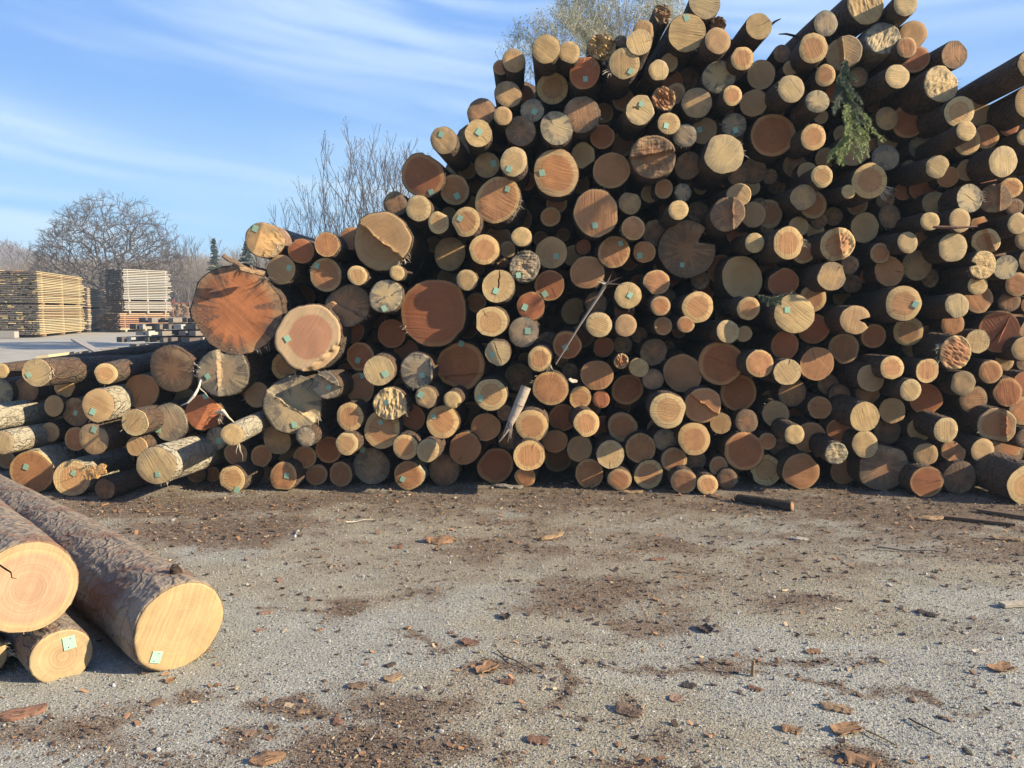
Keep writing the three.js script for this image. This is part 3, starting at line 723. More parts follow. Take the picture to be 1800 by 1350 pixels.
{
  const order = [...PILE].sort((a, b) => b.r - a.r), keep = new Set(order.slice(0, 312).map((l) => l.idx)), rest = new THREE.Group();
  const restBark = [], restFace = {};
  for (const l of PILE) {
    const [s, rnd] = specOf(l), g = new THREE.Group();
    g.position.copy(l.p);
    const away = V(((960 - 900) / FPX) * -1 + (rnd() - 0.5) * 0.13, (rnd() - 0.5) * 0.09, 1).normalize();
    g.quaternion.setFromUnitVectors(Z1, away);
    if (keep.has(l.idx)) { g.name = numbered('sawn_log'); meta(g, l.label, 'log', 'logs stacked in the big pile'); fillLog(g, s); scene.add(g); }
    else {                                                           // the thinnest ends, past the first three hundred
      const sh = logShape(s); g.updateMatrix();
      restBark.push(barkGeo(s, sh).applyMatrix4(g.matrix));
      const fg = faceGeo(s, sh).applyMatrix4(g.matrix); (restFace[l.kind] ??= []).push(fg.index ? fg.toNonIndexed() : fg);
    }
  }
  // deep gaps: filler logs added far back between the others to keep light out
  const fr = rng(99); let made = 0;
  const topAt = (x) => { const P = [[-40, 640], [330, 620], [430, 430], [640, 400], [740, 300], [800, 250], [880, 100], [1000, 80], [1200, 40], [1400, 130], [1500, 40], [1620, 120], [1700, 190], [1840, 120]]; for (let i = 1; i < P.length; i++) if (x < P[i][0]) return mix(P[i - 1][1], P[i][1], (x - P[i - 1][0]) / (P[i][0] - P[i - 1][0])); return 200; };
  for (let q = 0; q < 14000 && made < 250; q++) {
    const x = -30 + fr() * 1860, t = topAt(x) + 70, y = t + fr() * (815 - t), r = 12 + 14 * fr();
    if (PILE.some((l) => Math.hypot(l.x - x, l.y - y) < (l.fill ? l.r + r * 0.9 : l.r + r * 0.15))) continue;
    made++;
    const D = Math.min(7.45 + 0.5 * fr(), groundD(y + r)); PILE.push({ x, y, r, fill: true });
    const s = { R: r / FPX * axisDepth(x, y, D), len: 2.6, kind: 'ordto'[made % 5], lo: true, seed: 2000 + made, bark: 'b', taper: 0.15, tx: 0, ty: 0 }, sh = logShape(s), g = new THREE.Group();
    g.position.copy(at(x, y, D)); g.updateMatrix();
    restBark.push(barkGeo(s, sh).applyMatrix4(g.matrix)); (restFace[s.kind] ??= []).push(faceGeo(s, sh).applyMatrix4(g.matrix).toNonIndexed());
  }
  const back = [[925, 520], [940, 620], [1000, 400], [1020, 620], [960, 545], [880, 560], [1780, 560], [1790, 420]].map(([x, y]) => ({ x, y, r: 0 })); const seeds = back.splice(0); for (let q = 0; q < 9000 && back.length < 330; q++) {   // unseen rows added behind, to block light coming through the gaps
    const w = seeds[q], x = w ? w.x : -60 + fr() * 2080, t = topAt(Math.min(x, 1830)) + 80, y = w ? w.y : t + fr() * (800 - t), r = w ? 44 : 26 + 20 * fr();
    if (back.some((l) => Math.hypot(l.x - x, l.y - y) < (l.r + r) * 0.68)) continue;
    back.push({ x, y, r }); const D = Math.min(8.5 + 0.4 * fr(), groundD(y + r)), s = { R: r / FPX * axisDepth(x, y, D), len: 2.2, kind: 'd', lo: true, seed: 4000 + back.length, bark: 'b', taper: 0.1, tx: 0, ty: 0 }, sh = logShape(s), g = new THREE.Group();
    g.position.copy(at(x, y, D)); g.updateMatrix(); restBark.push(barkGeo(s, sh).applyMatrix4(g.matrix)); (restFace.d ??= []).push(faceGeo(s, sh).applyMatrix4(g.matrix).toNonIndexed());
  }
  rest.name = 'thin_and_filler_logs'; meta(rest, 'many thin log ends and logs added deep in the big pile to block light', 'logs', null, 'stuff'); scene.add(rest);
  mesh('bark', mergeGeometries(restBark), BARK.b, rest);
  for (const k in restFace) mesh('cut_faces', mergeGeometries(restFace[k].map((g) => { for (const a of Object.keys(g.attributes)) if (!['position', 'normal', 'uv'].includes(a)) g.deleteAttribute(a); return g; })), FACE[k][0], rest);
  console.log('logs', PILE.length, 'fill', made);
}

// ---------------------------------------------------------------- the four near logs at the lower left
function nearLog(x, y, r, D, vpx, len, spec, label) {
  const g = thing('sawn_log', label, 'log', 'logs lying in the foreground');
  const t = (vpx - 900) / FPX, n = V(-t, spec.pitch ?? 0, 1).normalize();
  g.position.copy(at(x, y, D)); g.quaternion.setFromUnitVectors(Z1, n);
  fillLog(g, { R: r / FPX * axisDepth(x, y, D), len, bark: 'n', taper: 0.1, hi: true, ragged: 0.012, rot: 0.4, ...spec });
  return g;
}
nearLog(318, 1101, 80, 3.5, -470, 4.2, { kind: 'n', mat: FACE.n[0], seed: 501, tag: [-0.56, -0.52], tagW: 0.046, palTag: true, tagA: -0.35, tx: 0.02, ty: 0, stub: [[75 * D2R, 0.16, 0.03, 0.03]], splint: [[-1.2, 0.5, 8, 0.03], [1.3, 0.5, 10, 0.04]] }, 'near log with clean yellow cut and a tag at its lower left');
nearLog(50, 1032, 82, 3.32, -420, 4.0, { kind: 'n', mat: FACE.n[1], seed: 502, tx: -0.05, ty: 0.02, crk: [[132 * D2R, 0.3, 0.95, 0.035]], splint: [[-1.5, 0.8, 8, 0.02]] }, 'largest near log with pink-hearted cut, cut off by the left frame edge');
nearLog(109, 1155, 51, 3.38, -440, 3.6, { kind: 'n', mat: FACE.n[2], seed: 503, tag: [0.24, 0.45], tagW: 0.05, palTag: true, tagA: 0.1, tx: -0.04, ty: 0 }, 'thin near log with a pale tag above its middle, under the largest near log');
nearLog(-32, 1160, 40, 3.36, -430, 3.4, { kind: 'n', mat: FACE.n[0], seed: 504, splint: [[0.2, 0.8, 24, 0.05]] }, 'near log peeking in at the left frame edge with torn orange fibres');

// ---------------------------------------------------------------- the ground: grey grit, trodden sand, patches of brown bark litter
const PATCH = [[390, 930, 0.75, 0.5, 1.0], [480, 885, 0.9, 0.35, 0.9], [250, 890, 0.9, 0.4, 0.9], [700, 875, 1.5, 0.3, 0.75], [1000, 880, 1.5, 0.4, 0.8], [1120, 945, 0.8, 0.5, 0.6], [1350, 890, 1.4, 0.35, 0.85], [1650, 905, 1.5, 0.5, 0.95], [1780, 960, 0.8, 0.5, 0.7],
  [900, 960, 0.7, 0.4, 0.55], [1060, 1045, 0.55, 0.4, 0.7], [620, 1058, 0.16, 0.12, 0.8], [730, 1040, 0.2, 0.12, 0.6], [760, 985, 0.3, 0.2, 0.3], [700, 1235, 0.23, 0.16, 1.0], [680, 1310, 0.32, 0.16, 1.0], [790, 1300, 0.22, 0.12, 0.85], [480, 1255, 0.14, 0.07, 0.8], [430, 1300, 0.12, 0.08, 0.7], [860, 1180, 0.18, 0.05, 0.7],
  [1100, 1110, 0.4, 0.22, 0.55], [1400, 1060, 0.3, 0.14, 0.6], [1420, 1160, 0.2, 0.08, 0.7], [1340, 1185, 0.14, 0.08, 0.6], [1560, 1175, 0.22, 0.1, 0.5], [1610, 1235, 0.12, 0.05, 0.8], [1510, 1330, 0.16, 0.09, 1.0], [1120, 1250, 0.12, 0.06, 0.7], [1200, 1310, 0.16, 0.07, 0.4], [1120, 1345, 0.14, 0.05, 0.9], [300, 1230, 0.15, 0.12, 0.6], [110, 1280, 0.4, 0.18, 0.55], [240, 1330, 0.4, 0.1, 0.4], [1650, 1110, 0.3, 0.16, 0.4], [1500, 1000, 0.7, 0.35, 0.45], [1250, 1020, 0.5, 0.25, 0.4]]
  .map(([x, y, a, b, k]) => { const p = onGround(x, y); return [p.x, p.z, a, b, k]; });
const TRACK = [[[1040, 1175], [1180, 1180], [1300, 1188], [1450, 1205], [1600, 1235], [1780, 1270]], [[990, 1165], [960, 1215], [920, 1270], [905, 1340]], [[480, 1065], [600, 1060], [690, 1052]], [[690, 1128], [760, 1132], [830, 1128]]].map((l) => l.map(([x, y]) => onGround(x, y)));
function segDist(x, z, a, b) { const dx = b.x - a.x, dz = b.z - a.z, t = clamp(((x - a.x) * dx + (z - a.z) * dz) / (dx * dx + dz * dz)); return Math.hypot(x - a.x - dx * t, z - a.z - dz * t); }
function litter(x, z) {                                              // how much bark lies here
  let m = 0.36 * step(-3.9, -5.3, z) * (0.5 + 0.5 * step(-1.8, 0.6, x)) + 0.26 * step(-5.6, -7.0, z);
  const wx = x + 0.6 * (fbm2(x * 3, z * 3, 201, 4) - 0.5), wz = z + 0.5 * (fbm2(x * 3, z * 3, 202, 3) - 0.5);
  for (const [cx, cz, a, b, k] of PATCH) { const q = ((wx - cx) / a) ** 2 + ((wz - cz) / b) ** 2; if (q < 3) m = Math.max(m, k * Math.exp(-q * 0.9)); }
  let t = 9; for (const l of TRACK) for (let i = 1; i < l.length; i++) t = Math.min(t, segDist(wx, wz, l[i - 1], l[i]));
  m = Math.max(m, 0.55 * Math.exp(-t * t / 0.0016));
  return clamp(m * 1.15 + 0.85 * (fbm2(x * 4.5, z * 5.5, 203, 5) - 0.5));
}
const landBump = (x, z) => 0.016 * (fbm2(x * 1.1, z * 1.1, 210, 3) - 0.62) * step(-1.0, -2.0, z);
function gritColour(x, z, px, o) {
  const lit = litter(x, z), sand = step(0.45, 0.62, fbm2(x * 0.8 + 3, z * 1.1, 220, 4) + 0.16 * step(-3.2, -5.0, z) - 0.01), g = fbm2(x * 7, z * 7, 221, 3);
  let c = [0.264, 0.25, 0.202]; const s = [0.236, 0.196, 0.126];
  for (let k = 0; k < 3; k++) c[k] = mix(c[k], s[k], sand * 0.75) * (0.82 + 0.36 * g);
  const big = cell2(x * 75, z * 75, 230), sml = cell2(x * 170, z * 170, 233);
  const e = px < 0.006 ? 1 : 0.55, st = big[2] < 0.4 ? 0.75 + 0.62 * big[2] / 0.4 : 1, k1 = 1 + e * ((sml[2] - 0.5) * 0.55) * (sml[0] < 0.6 ? 1 : 0.3);
  for (let k = 0; k < 3; k++) c[k] *= mix(1, st, e * (big[0] < 0.42 ? 0.8 : 0.1)) * k1;
  if (big[2] > 0.965 && big[0] < 0.36) { c[0] = 0.55; c[1] = 0.52; c[2] = 0.46; }
  const fl = cell2(x * 90 + 2.5 * noise2(x * 20, z * 20, 5), z * 170, 240), tone = fl[2];
  const dust = step(0.06, 0.75, lit) * (0.55 + 0.5 * fbm2(x * 14, z * 14, 245, 3)), du = [0.135, 0.092, 0.058]; for (let k = 0; k < 3; k++) c[k] = mix(c[k], du[k] * (0.7 + 0.6 * sml[2]), dust);
  const cover = step(0.0, 0.3, 1.1 * lit - 0.22 - 0.62 * fbm2(x * 26, z * 26, 244, 3) + 0.22 * (tone - 0.5)) * 0.85;
  const b = tone < 0.35 ? [0.068, 0.046, 0.03] : tone < 0.75 ? [0.132, 0.088, 0.053] : tone < 0.93 ? [0.185, 0.12, 0.068] : [0.24, 0.17, 0.105];
  for (let k = 0; k < 3; k++) o[k] = mix(c[k], b[k] * (0.7 + 0.6 * noise2(x * 200, z * 200, 250)), cover);
}
const gritBump = tex(1024, 1024, (u, v, o) => { const per = (a, s) => { const i = Math.floor(u * a), j = Math.floor(v * a); let d1 = 9, id = 0; for (let p = -1; p <= 1; p++) for (let q = -1; q <= 1; q++) { const ii = (i + p + a) % a, jj = (j + q + a) % a, d = Math.hypot(i + p + hash3(ii, jj, s) - u * a, j + q + hash3(ii, jj, s + 1) - v * a); if (d < d1) { d1 = d; id = hash3(ii, jj, s + 2); } } return (1 - clamp(d1 / 0.7)) * (0.3 + 0.7 * id); }; o[0] = o[1] = o[2] = 0.6 * per(56, 260) + 0.4 * per(120, 263); }, false);
function sheet(name, x0, x1, z0, z1, w, h, nx, nz, lift) {
  const map = tex(w, h, (u, v, o) => gritColour(mix(x0, x1, u), mix(z0, z1, v), (x1 - x0) / w, o), true, false);
  const b = gritBump.clone(); b.repeat.set((x1 - x0) / 0.75, Math.abs(z1 - z0) / 0.75); b.needsUpdate = true;
  const g = gridGeo(nx, nz, (i, j) => { const x = mix(x0, x1, i / nx), z = mix(z0, z1, j / nz); return [x, landBump(x, z) + lift, z, i / nx, j / nz]; });
  return meta(mesh(name, g, std({ map, bumpMap: b, bumpScale: 0.005, roughness: 0.97 })), null, null, null, 'structure');
}
sheet('gravel_yard', -3.5, 3.5, -2.0, -5.5, 2048, 1024, 240, 120, -0.002);
sheet('gravel_yard', -13, 13, 1, -12, 2048, 1024, 260, 130, -0.006);
{
  const far = tex(1024, 1024, (u, v, o) => { const a = 0.8 + 0.4 * fbm2(u * 9, v * 9, 270, 4), b = 0.85 + 0.3 * noise2(u * 300, v * 300, 271); o[0] = 0.31 * a * b; o[1] = 0.28 * a * b; o[2] = 0.225 * a * b; }); far.repeat.set(150, 150);
  const zs = [4, 0, -6, -12, -13, -15, -17, -19, -21, -23, -25, -27, -30, -34, -40, -60, -100, -200, -400, -900], xs = [-900, -300, -100, -40, -13, 0, 13, 40, 100, 300, 900];
  const g = gridGeo(xs.length - 1, zs.length - 1, (i, j) => [xs[i], landH(zs[j]) - 0.035, zs[j], xs[i] / 600, zs[j] / 600]);
  meta(mesh('ground', g, std({ map: far, roughness: 1 })), null, null, null, 'structure');
}
// loose stones and bark crumbs that nobody could count
{
  const r = rng(777), m4 = new THREE.Matrix4(), q = new THREE.Quaternion(), e = new THREE.Euler(), c = new THREE.Color();
  const spot = () => { for (; ;) { const z = -2.3 - 5.1 * Math.pow(r(), 1.5), x = (r() * 2 - 1) * (-z * 0.69 + 0.3); return [x, z]; } };
  const pebble = new THREE.IcosahedronGeometry(1, 0), N = 60000, im = new THREE.InstancedMesh(pebble, std({ color: 0xffffff }), N);
  for (let i = 0; i < N; i++) {
    const [x, z] = spot(), s = (0.0013 + 0.0024 * Math.pow(r(), 3) + (r() < 0.003 ? 0.006 : 0)) * (0.8 + 0.12 * -z), L = litter(x, z), dk = L > 0.5 && r() < 0.7 ? 0.4 : 1, t = r();
    m4.compose(V(x, landBump(x, z) + s * 0.3, z), q.setFromEuler(e.set(r() * 6, r() * 6, r() * 6)), V(s * (0.8 + 0.6 * r()), s * (0.55 + 0.4 * r()), s * (0.8 + 0.6 * r()))); im.setMatrixAt(i, m4);
    const v = (t < 0.04 ? 0.42 : 0.18 + 0.16 * r()) * dk; im.setColorAt(i, c.setRGB(v * 1.03, v * (0.94 + 0.05 * r()), v * (0.8 + 0.14 * r())));
  }
  im.name = 'gravel'; im.castShadow = im.receiveShadow = true; meta(im, 'loose grey grit and small stones strewn over the yard', 'gravel', null, 'stuff'); scene.add(im);
  const chip = new THREE.BoxGeometry(1, 1, 1, 2, 1, 1); { const P = chip.attributes.position; for (let i = 0; i < P.count; i++) { const k = hash3(Math.round(P.getX(i) * 4), Math.round(P.getY(i) * 4), Math.round(P.getZ(i) * 4)); P.setXYZ(i, P.getX(i) * (0.75 + 0.5 * k), P.getY(i) + 0.6 * Math.abs(P.getX(i)) * (k - 0.2), P.getZ(i) * (0.55 + 0.8 * hash3(Math.round(P.getX(i) * 4), 3, Math.round(P.getZ(i) * 4)))); } chip.computeVertexNormals(); }
  const K = 34000, ch = new THREE.InstancedMesh(chip, std({ color: 0xffffff }), K); let n = 0;
  for (let t = 0; n < K && t < 900000; t++) {
    const [x, z] = spot(), L = litter(x, z); if (r() > 0.05 + L * 0.6) continue;
    const s = (0.003 + 0.006 * Math.pow(r(), 3) + 0.022 * Math.pow(r(), 14)) * (0.75 + 0.1 * -z), w = s * (0.25 + 0.5 * r()), tone = r();
    m4.compose(V(x, landBump(x, z) + s * 0.12, z), q.setFromEuler(e.set((r() - 0.5) * 0.9, r() * 6.3, (r() - 0.5) * 0.9)), V(s, s * (0.10 + 0.2 * r()), w)); ch.setMatrixAt(n, m4);
    const b = 0.6 + 0.8 * r(); tone < 0.45 ? c.setRGB(0.075 * b, 0.047 * b, 0.032 * b) : tone < 0.8 ? c.setRGB(0.15 * b, 0.09 * b, 0.052 * b) : tone < 0.93 ? c.setRGB(0.26 * b, 0.135 * b, 0.065 * b) : c.setRGB(0.34 * b, 0.25 * b, 0.15 * b); ch.setColorAt(n, c); n++;
  }
  ch.count = n; ch.name = 'bark_litter'; ch.castShadow = ch.receiveShadow = true; meta(ch, 'brown bark crumbs and wood chips littering the yard', 'litter', null, 'stuff'); scene.add(ch);
}

// ---------------------------------------------------------------- single pieces of bark, sticks and chips on the ground
const COL = { red: [0.2, 0.10, 0.06], orange: [0.25, 0.138, 0.068], tan: [0.3, 0.19, 0.1], brown: [0.17, 0.105, 0.065], dark: [0.06, 0.042, 0.032], pink: [0.28, 0.17, 0.115], grey: [0.24, 0.205, 0.165], pale: [0.5, 0.43, 0.33], moss: [0.075, 0.07, 0.045] };
const flakeTex = tex(256, 256, (u, v, o) => { const a = 0.6 + 0.8 * fbm2(u * 4, v * 22, 300, 3), b = 0.75 + 0.5 * noise2(u * 90, v * 120, 301), c = step(0.6, 0.68, fbm2(u * 9, v * 14, 302, 3)); o[0] = o[1] = o[2] = clamp(a * b * mix(1, 0.45, c)); });
const flakeBump = tex(256, 256, (u, v, o) => { o[0] = o[1] = o[2] = fbm2(u * 8, v * 40, 303, 4); }, false);
const pieceMats = {}; for (const k in COL) pieceMats[k] = std({ map: flakeTex, bumpMap: flakeBump, bumpScale: 0.004, color: new THREE.Color().setRGB(...COL[k]) });
function flakeGeo(L, W, T, r) {                                      // a torn slab: ragged outline, thickness, curl and warp
  const n = 13, top = [], nx = 12, nz = 5, P = [], U = [], I = [], curl = (0.3 + r() * 0.7) * (r() < 0.75 ? 1 : -1), ph = r() * 50;
  const pos = (i, j, up) => {
    const u = i / nx * 2 - 1, v = j / nz * 2 - 1, end = 1 - 0.42 * Math.pow(Math.abs(u), 3.5) * (0.6 + 0.8 * noise2(ph + v * 3, 1, 9)), edge = 1 + 0.55 * (noise2(ph + u * 4, v > 0 ? 5 : 9, 10) - 0.5);
    const x = u * L / 2 * (1 + 0.14 * (noise2(ph, v * 3, 11) - 0.5) * (Math.abs(u) > 0.9 ? 2 : 0.4)), z = v * W / 2 * end * edge, y = W * 0.2 * curl * (v * v - 0.4) * -1 + L * 0.06 * (noise2(ph + u * 1.5, 2, 12) - 0.5) + 0.12 * T * (noise2(u * 9 + ph, v * 7, 13) - 0.5);
    return [x, y + (up ? T * (0.65 + 0.5 * noise2(u * 5 + ph, v * 3, 14)) : 0), z];
  };
  for (const up of [1, 0]) for (let j = 0; j <= nz; j++) for (let i = 0; i <= nx; i++) { P.push(...pos(i, j, up)); U.push(i / nx * L * 4, j / nz * 0.8); }
  const id = (up, i, j) => (up ? 0 : (nx + 1) * (nz + 1)) + j * (nx + 1) + i;
  for (let j = 0; j < nz; j++) for (let i = 0; i < nx; i++) { I.push(id(1, i, j), id(1, i, j + 1), id(1, i + 1, j + 1), id(1, i, j), id(1, i + 1, j + 1), id(1, i + 1, j)); I.push(id(0, i, j), id(0, i + 1, j + 1), id(0, i, j + 1), id(0, i, j), id(0, i + 1, j), id(0, i + 1, j + 1)); }
  for (let i = 0; i < nx; i++) for (const j of [0, nz]) I.push(id(1, i, j), id(1, i + 1, j), id(0, i, j), id(1, i + 1, j), id(0, i + 1, j), id(0, i, j));
  for (let j = 0; j < nz; j++) for (const i of [0, nx]) I.push(id(1, i, j), id(1, i, j + 1), id(0, i, j), id(1, i, j + 1), id(0, i, j + 1), id(0, i, j));
  const g = new THREE.BufferGeometry(); g.setAttribute('position', new THREE.Float32BufferAttribute(P, 3)); g.setAttribute('uv', new THREE.Float32BufferAttribute(U, 2)); g.setIndex(I); const h = g.toNonIndexed(); h.computeVertexNormals(); return h;
}
const DEBRIS = `
773 951 60 20 2 f orange # long reddish-orange bark flake in the brown middle ground, below the red foot log
698 961 26 12 5 f red # small dark red curled flake left of the long orange bark flake
632 918 50 3 8 s pale # straight pale straw lying before the pile, left of centre
970 943 66 9 14 f tan # long tan splinter strip in the brown ground below the pile's centre
467 1076 28 18 8 f pink # pink bark flake on the grey gravel right of the near yellow log
456 1107 20 14 20 f pink # smaller pink flake just below the other pink flake on grey gravel
561 1105 15 10 10 f orange # lone bright orange chip on clean grey gravel
823 1129 38 18 -12 f red # curled red-brown bark flake at the top of the dark twig
888 1084 30 10 -70 f dark # dark curled bark bit standing up from the gravel above the curled red flake
902 1162 95 3 -28 s dark # thin dark twig lying slantwise on the gravel in the foreground middle
686 1169 24 17 25 f dark # dark chunk of bark casting a shadow on the pale gravel
855 1175 58 15 27 f orange # orange-tan wood strip lying slantwise right of the brown litter patch
690 1192 40 20 24 f tan # tan wood chip at the top of the brown litter patch
628 1206 40 14 8 f brown # brown bark flake at the upper left of the litter patch
893 1198 34 20 -8 f red # ragged reddish bark flake right of the slanting orange strip
592 1270 34 11 -42 f red # dark red bark sliver left of the litter patch
945 1298 48 24 -2 f red # squarish red-brown bark plate at the lower middle
470 1335 72 26 12 f orange # large orange-brown bark slab at the bottom edge, left of centre
437 1290 30 20 -5 f pink # dull pink bark flake above the large orange-brown slab
533 1251 28 16 4 f tan # flat tan flake on the grey gravel near the bottom left
655 1300 18 3 62 s pale # short pale straw on the brown litter patch
1062 1166 24 28 80 f grey # grey-brown blunt piece of bark lying crosswise, right of the tyre line
1239 1106 42 14 -58 f dark # dark curved bark strip lying steeply on the gravel, right of centre
1211 1205 32 10 -4 f dark # flat black flake of bark in the foreground, right of centre
1188 1228 32 22 35 f pink # rounded pinkish flake below the flat black flake
1085 1308 18 20 70 f orange # small upright reddish-orange chip near the bottom centre-right
1105 1250 62 20 -22 f brown # bundle-like brown bark piece on grey gravel, left of the rounded pink flake
1322 1186 14 7 88 p tan # little wooden peg standing upright in the gravel with a shadow at its left
1328 1210 30 12 -25 f red # brown-red flake just below the little upright peg
1428 1145 32 12 4 f orange # small orange-tan bark piece beside a white stick, right foreground
1462 1149 36 3 -2 s pale # thin white stick right of a small orange-tan bark piece
1470 1245 64 16 -14 f tan # flat tan bark sheet above the orange log chunk
1390 1284 42 20 -12 f orange # orange-brown flake left of the orange log chunk
1490 1286 72 19 7 f orange # rounded orange chunk of wood in the right foreground
1603 1230 24 24 50 f brown # folded brown bark piece on the tyre line at the right
1515 1338 70 30 -16 f orange # broad orange bark plate at the bottom edge, right
1550 1300 60 4 -38 s tan # tan sliver running down to the broad orange bark plate
1600 1338 20 13 -5 f tan # small rounded tan chip at the bottom right
1700 1320 24 34 75 f moss # mossy dark lump near the lower right corner
1568 1029 16 14 60 f pale # forked pale wood chip standing on the right of the yard
1629 1080 44 13 -22 f dark # dark bark strip with a tan tip, far right of the yard
1782 1067 50 10 3 p pale # whitish broken stick entering from the right frame edge
1718 1147 22 7 12 f pale # white sliver of wood by the right edge
1697 1114 12 7 10 f pale # tiny white chip above the white sliver by the right edge
1762 1178 56 14 6 f orange # orange splinter of wood near the right edge
1600 970 110 6 -4 s grey # long thin grey stick lying level before the right part of the pile
1405 947 36 7 -6 f pale # pale chip lying level in the middle distance right
1625 1280 62 4 -42 s dark # thin dark stick slanting on the gravel, lower right
1340 983 14 7 20 f dark # small dark chip in the middle of the yard, right half
1155 983 36 5 4 f red # thin red-brown sliver on the yard below the centre of the pile
895 856 62 11 -2 f grey # grey strip of plank lying at the foot of the red foot log
1112 866 46 7 0 f tan # pale tan strip lying at the pile's foot right of centre
1343 889 104 17 -13 c grey # short weathered branch log lying before the pile, right of centre
1258 873 36 9 -18 f orange # orange sliver at the pile's foot left of the weathered branch log
1720 917 110 7 -8 p brown # brown board lying half in shadow at the right foot of the pile
1768 906 90 7 -13 p brown # second brown board lying behind the first at the right foot
1635 912 60 10 2 f tan # tan bark strip in the litter at the right foot of the pile
1770 948 60 10 -6 f tan # broad pale chip in the litter by the right frame edge
300 1197 26 30 70 f orange # orange bark scrap under the lower rim of the near yellow log
272 1236 34 18 40 f brown # brown flake on the gravel below the near yellow log
40 1256 90 20 14 f red # long red-brown bark slab at the lower left edge
310 905 70 4 -3 s tan # thin tan straw in the brown litter before the low left logs
`.trim().split('\n');
DEBRIS.forEach((line, i) => {
  const [a, label] = line.split(' # '), w = a.split(/\s+/), x = +w[0], y = +w[1], r = rng(900 + i * 17), c = onGround(x, y), Dc = axisDepth(x, y, -c.z), L = +w[2] / FPX * Dc * (w[5] === 'f' ? 0.76 : 1), ang = +w[4] * D2R, mat = pieceMats[w[6]];
  const vy = -ray(x, y)[1] / Math.hypot(...ray(x, y)), W = +w[3] / FPX * Dc, th = Math.atan2(Math.sin(ang) / Math.max(0.25, vy), Math.cos(ang));
  let g, name, cat, lift = 0.002;
  if (w[5] === 'f') { const Wf = clamp(W / Math.max(0.4, vy) * 0.7, 0.008, Math.max(L * 0.75, 0.02)); g = flakeGeo(L * 1.05, Wf, clamp(L * 0.07, 0.003, 0.01), r); g.computeBoundingBox(); lift = -g.boundingBox.min.y * 0.75; name = 'bark_flake'; cat = 'bark'; }
  else if (w[5] === 's') { const st = new Sticks(), n = 5, R = W / 2; let p = null; for (let k = 0; k <= n; k++) { const q = V((k / n - 0.5) * L, R + 0.006 * Math.sin(k * 1.7 + i) * (L > 0.2 ? 1 : 0.3) + 0.004, (noise2(k * 0.6, i, 5) - 0.5) * L * 0.07); if (p) st.add(p, q, R * (1 - 0.1 * k), R * (0.9 - 0.1 * k), 6, true); p = q; } g = st.geo(); name = 'stick'; cat = 'stick'; }
  else if (w[5] === 'c') { const R = W / 2, s2 = { R, len: L, seed: 700 + i, taper: 0.2, ragged: 0.01, tx: 0.1, ty: 0.1 }, o = thing('wood_chunk', label, 'wood'); o.position.set(c.x + Math.cos(th) * L / 2, landBump(c.x, c.z) + R * 0.85, c.z - Math.sin(th) * L / 2); o.rotation.y = th + Math.PI / 2; fillLog(o, { ...s2, kind: 'd', bark: 'b' }); return; }
  else { if (w[4] === '88') { const st = new Sticks(); st.add(V(0, -0.01, 0), V(0.004, L * 1.9, 0), W / 2, W / 2.4, 8, true); g = st.geo(); name = 'wooden_peg'; cat = 'peg'; const m = meta(mesh(name, g, mat), label, cat); m.position.copy(c); return; } g = new RoundedBoxGeometry(L, 0.022, W * 1.6, 2, 0.004); lift = 0.014; name = 'board'; cat = 'board'; }
  const m = meta(mesh(name, g, mat), label, cat, 'bits of wood strewn on the yard'); m.position.set(c.x, landBump(c.x, c.z) + lift, c.z); m.rotation.set(0, th, 0);
});

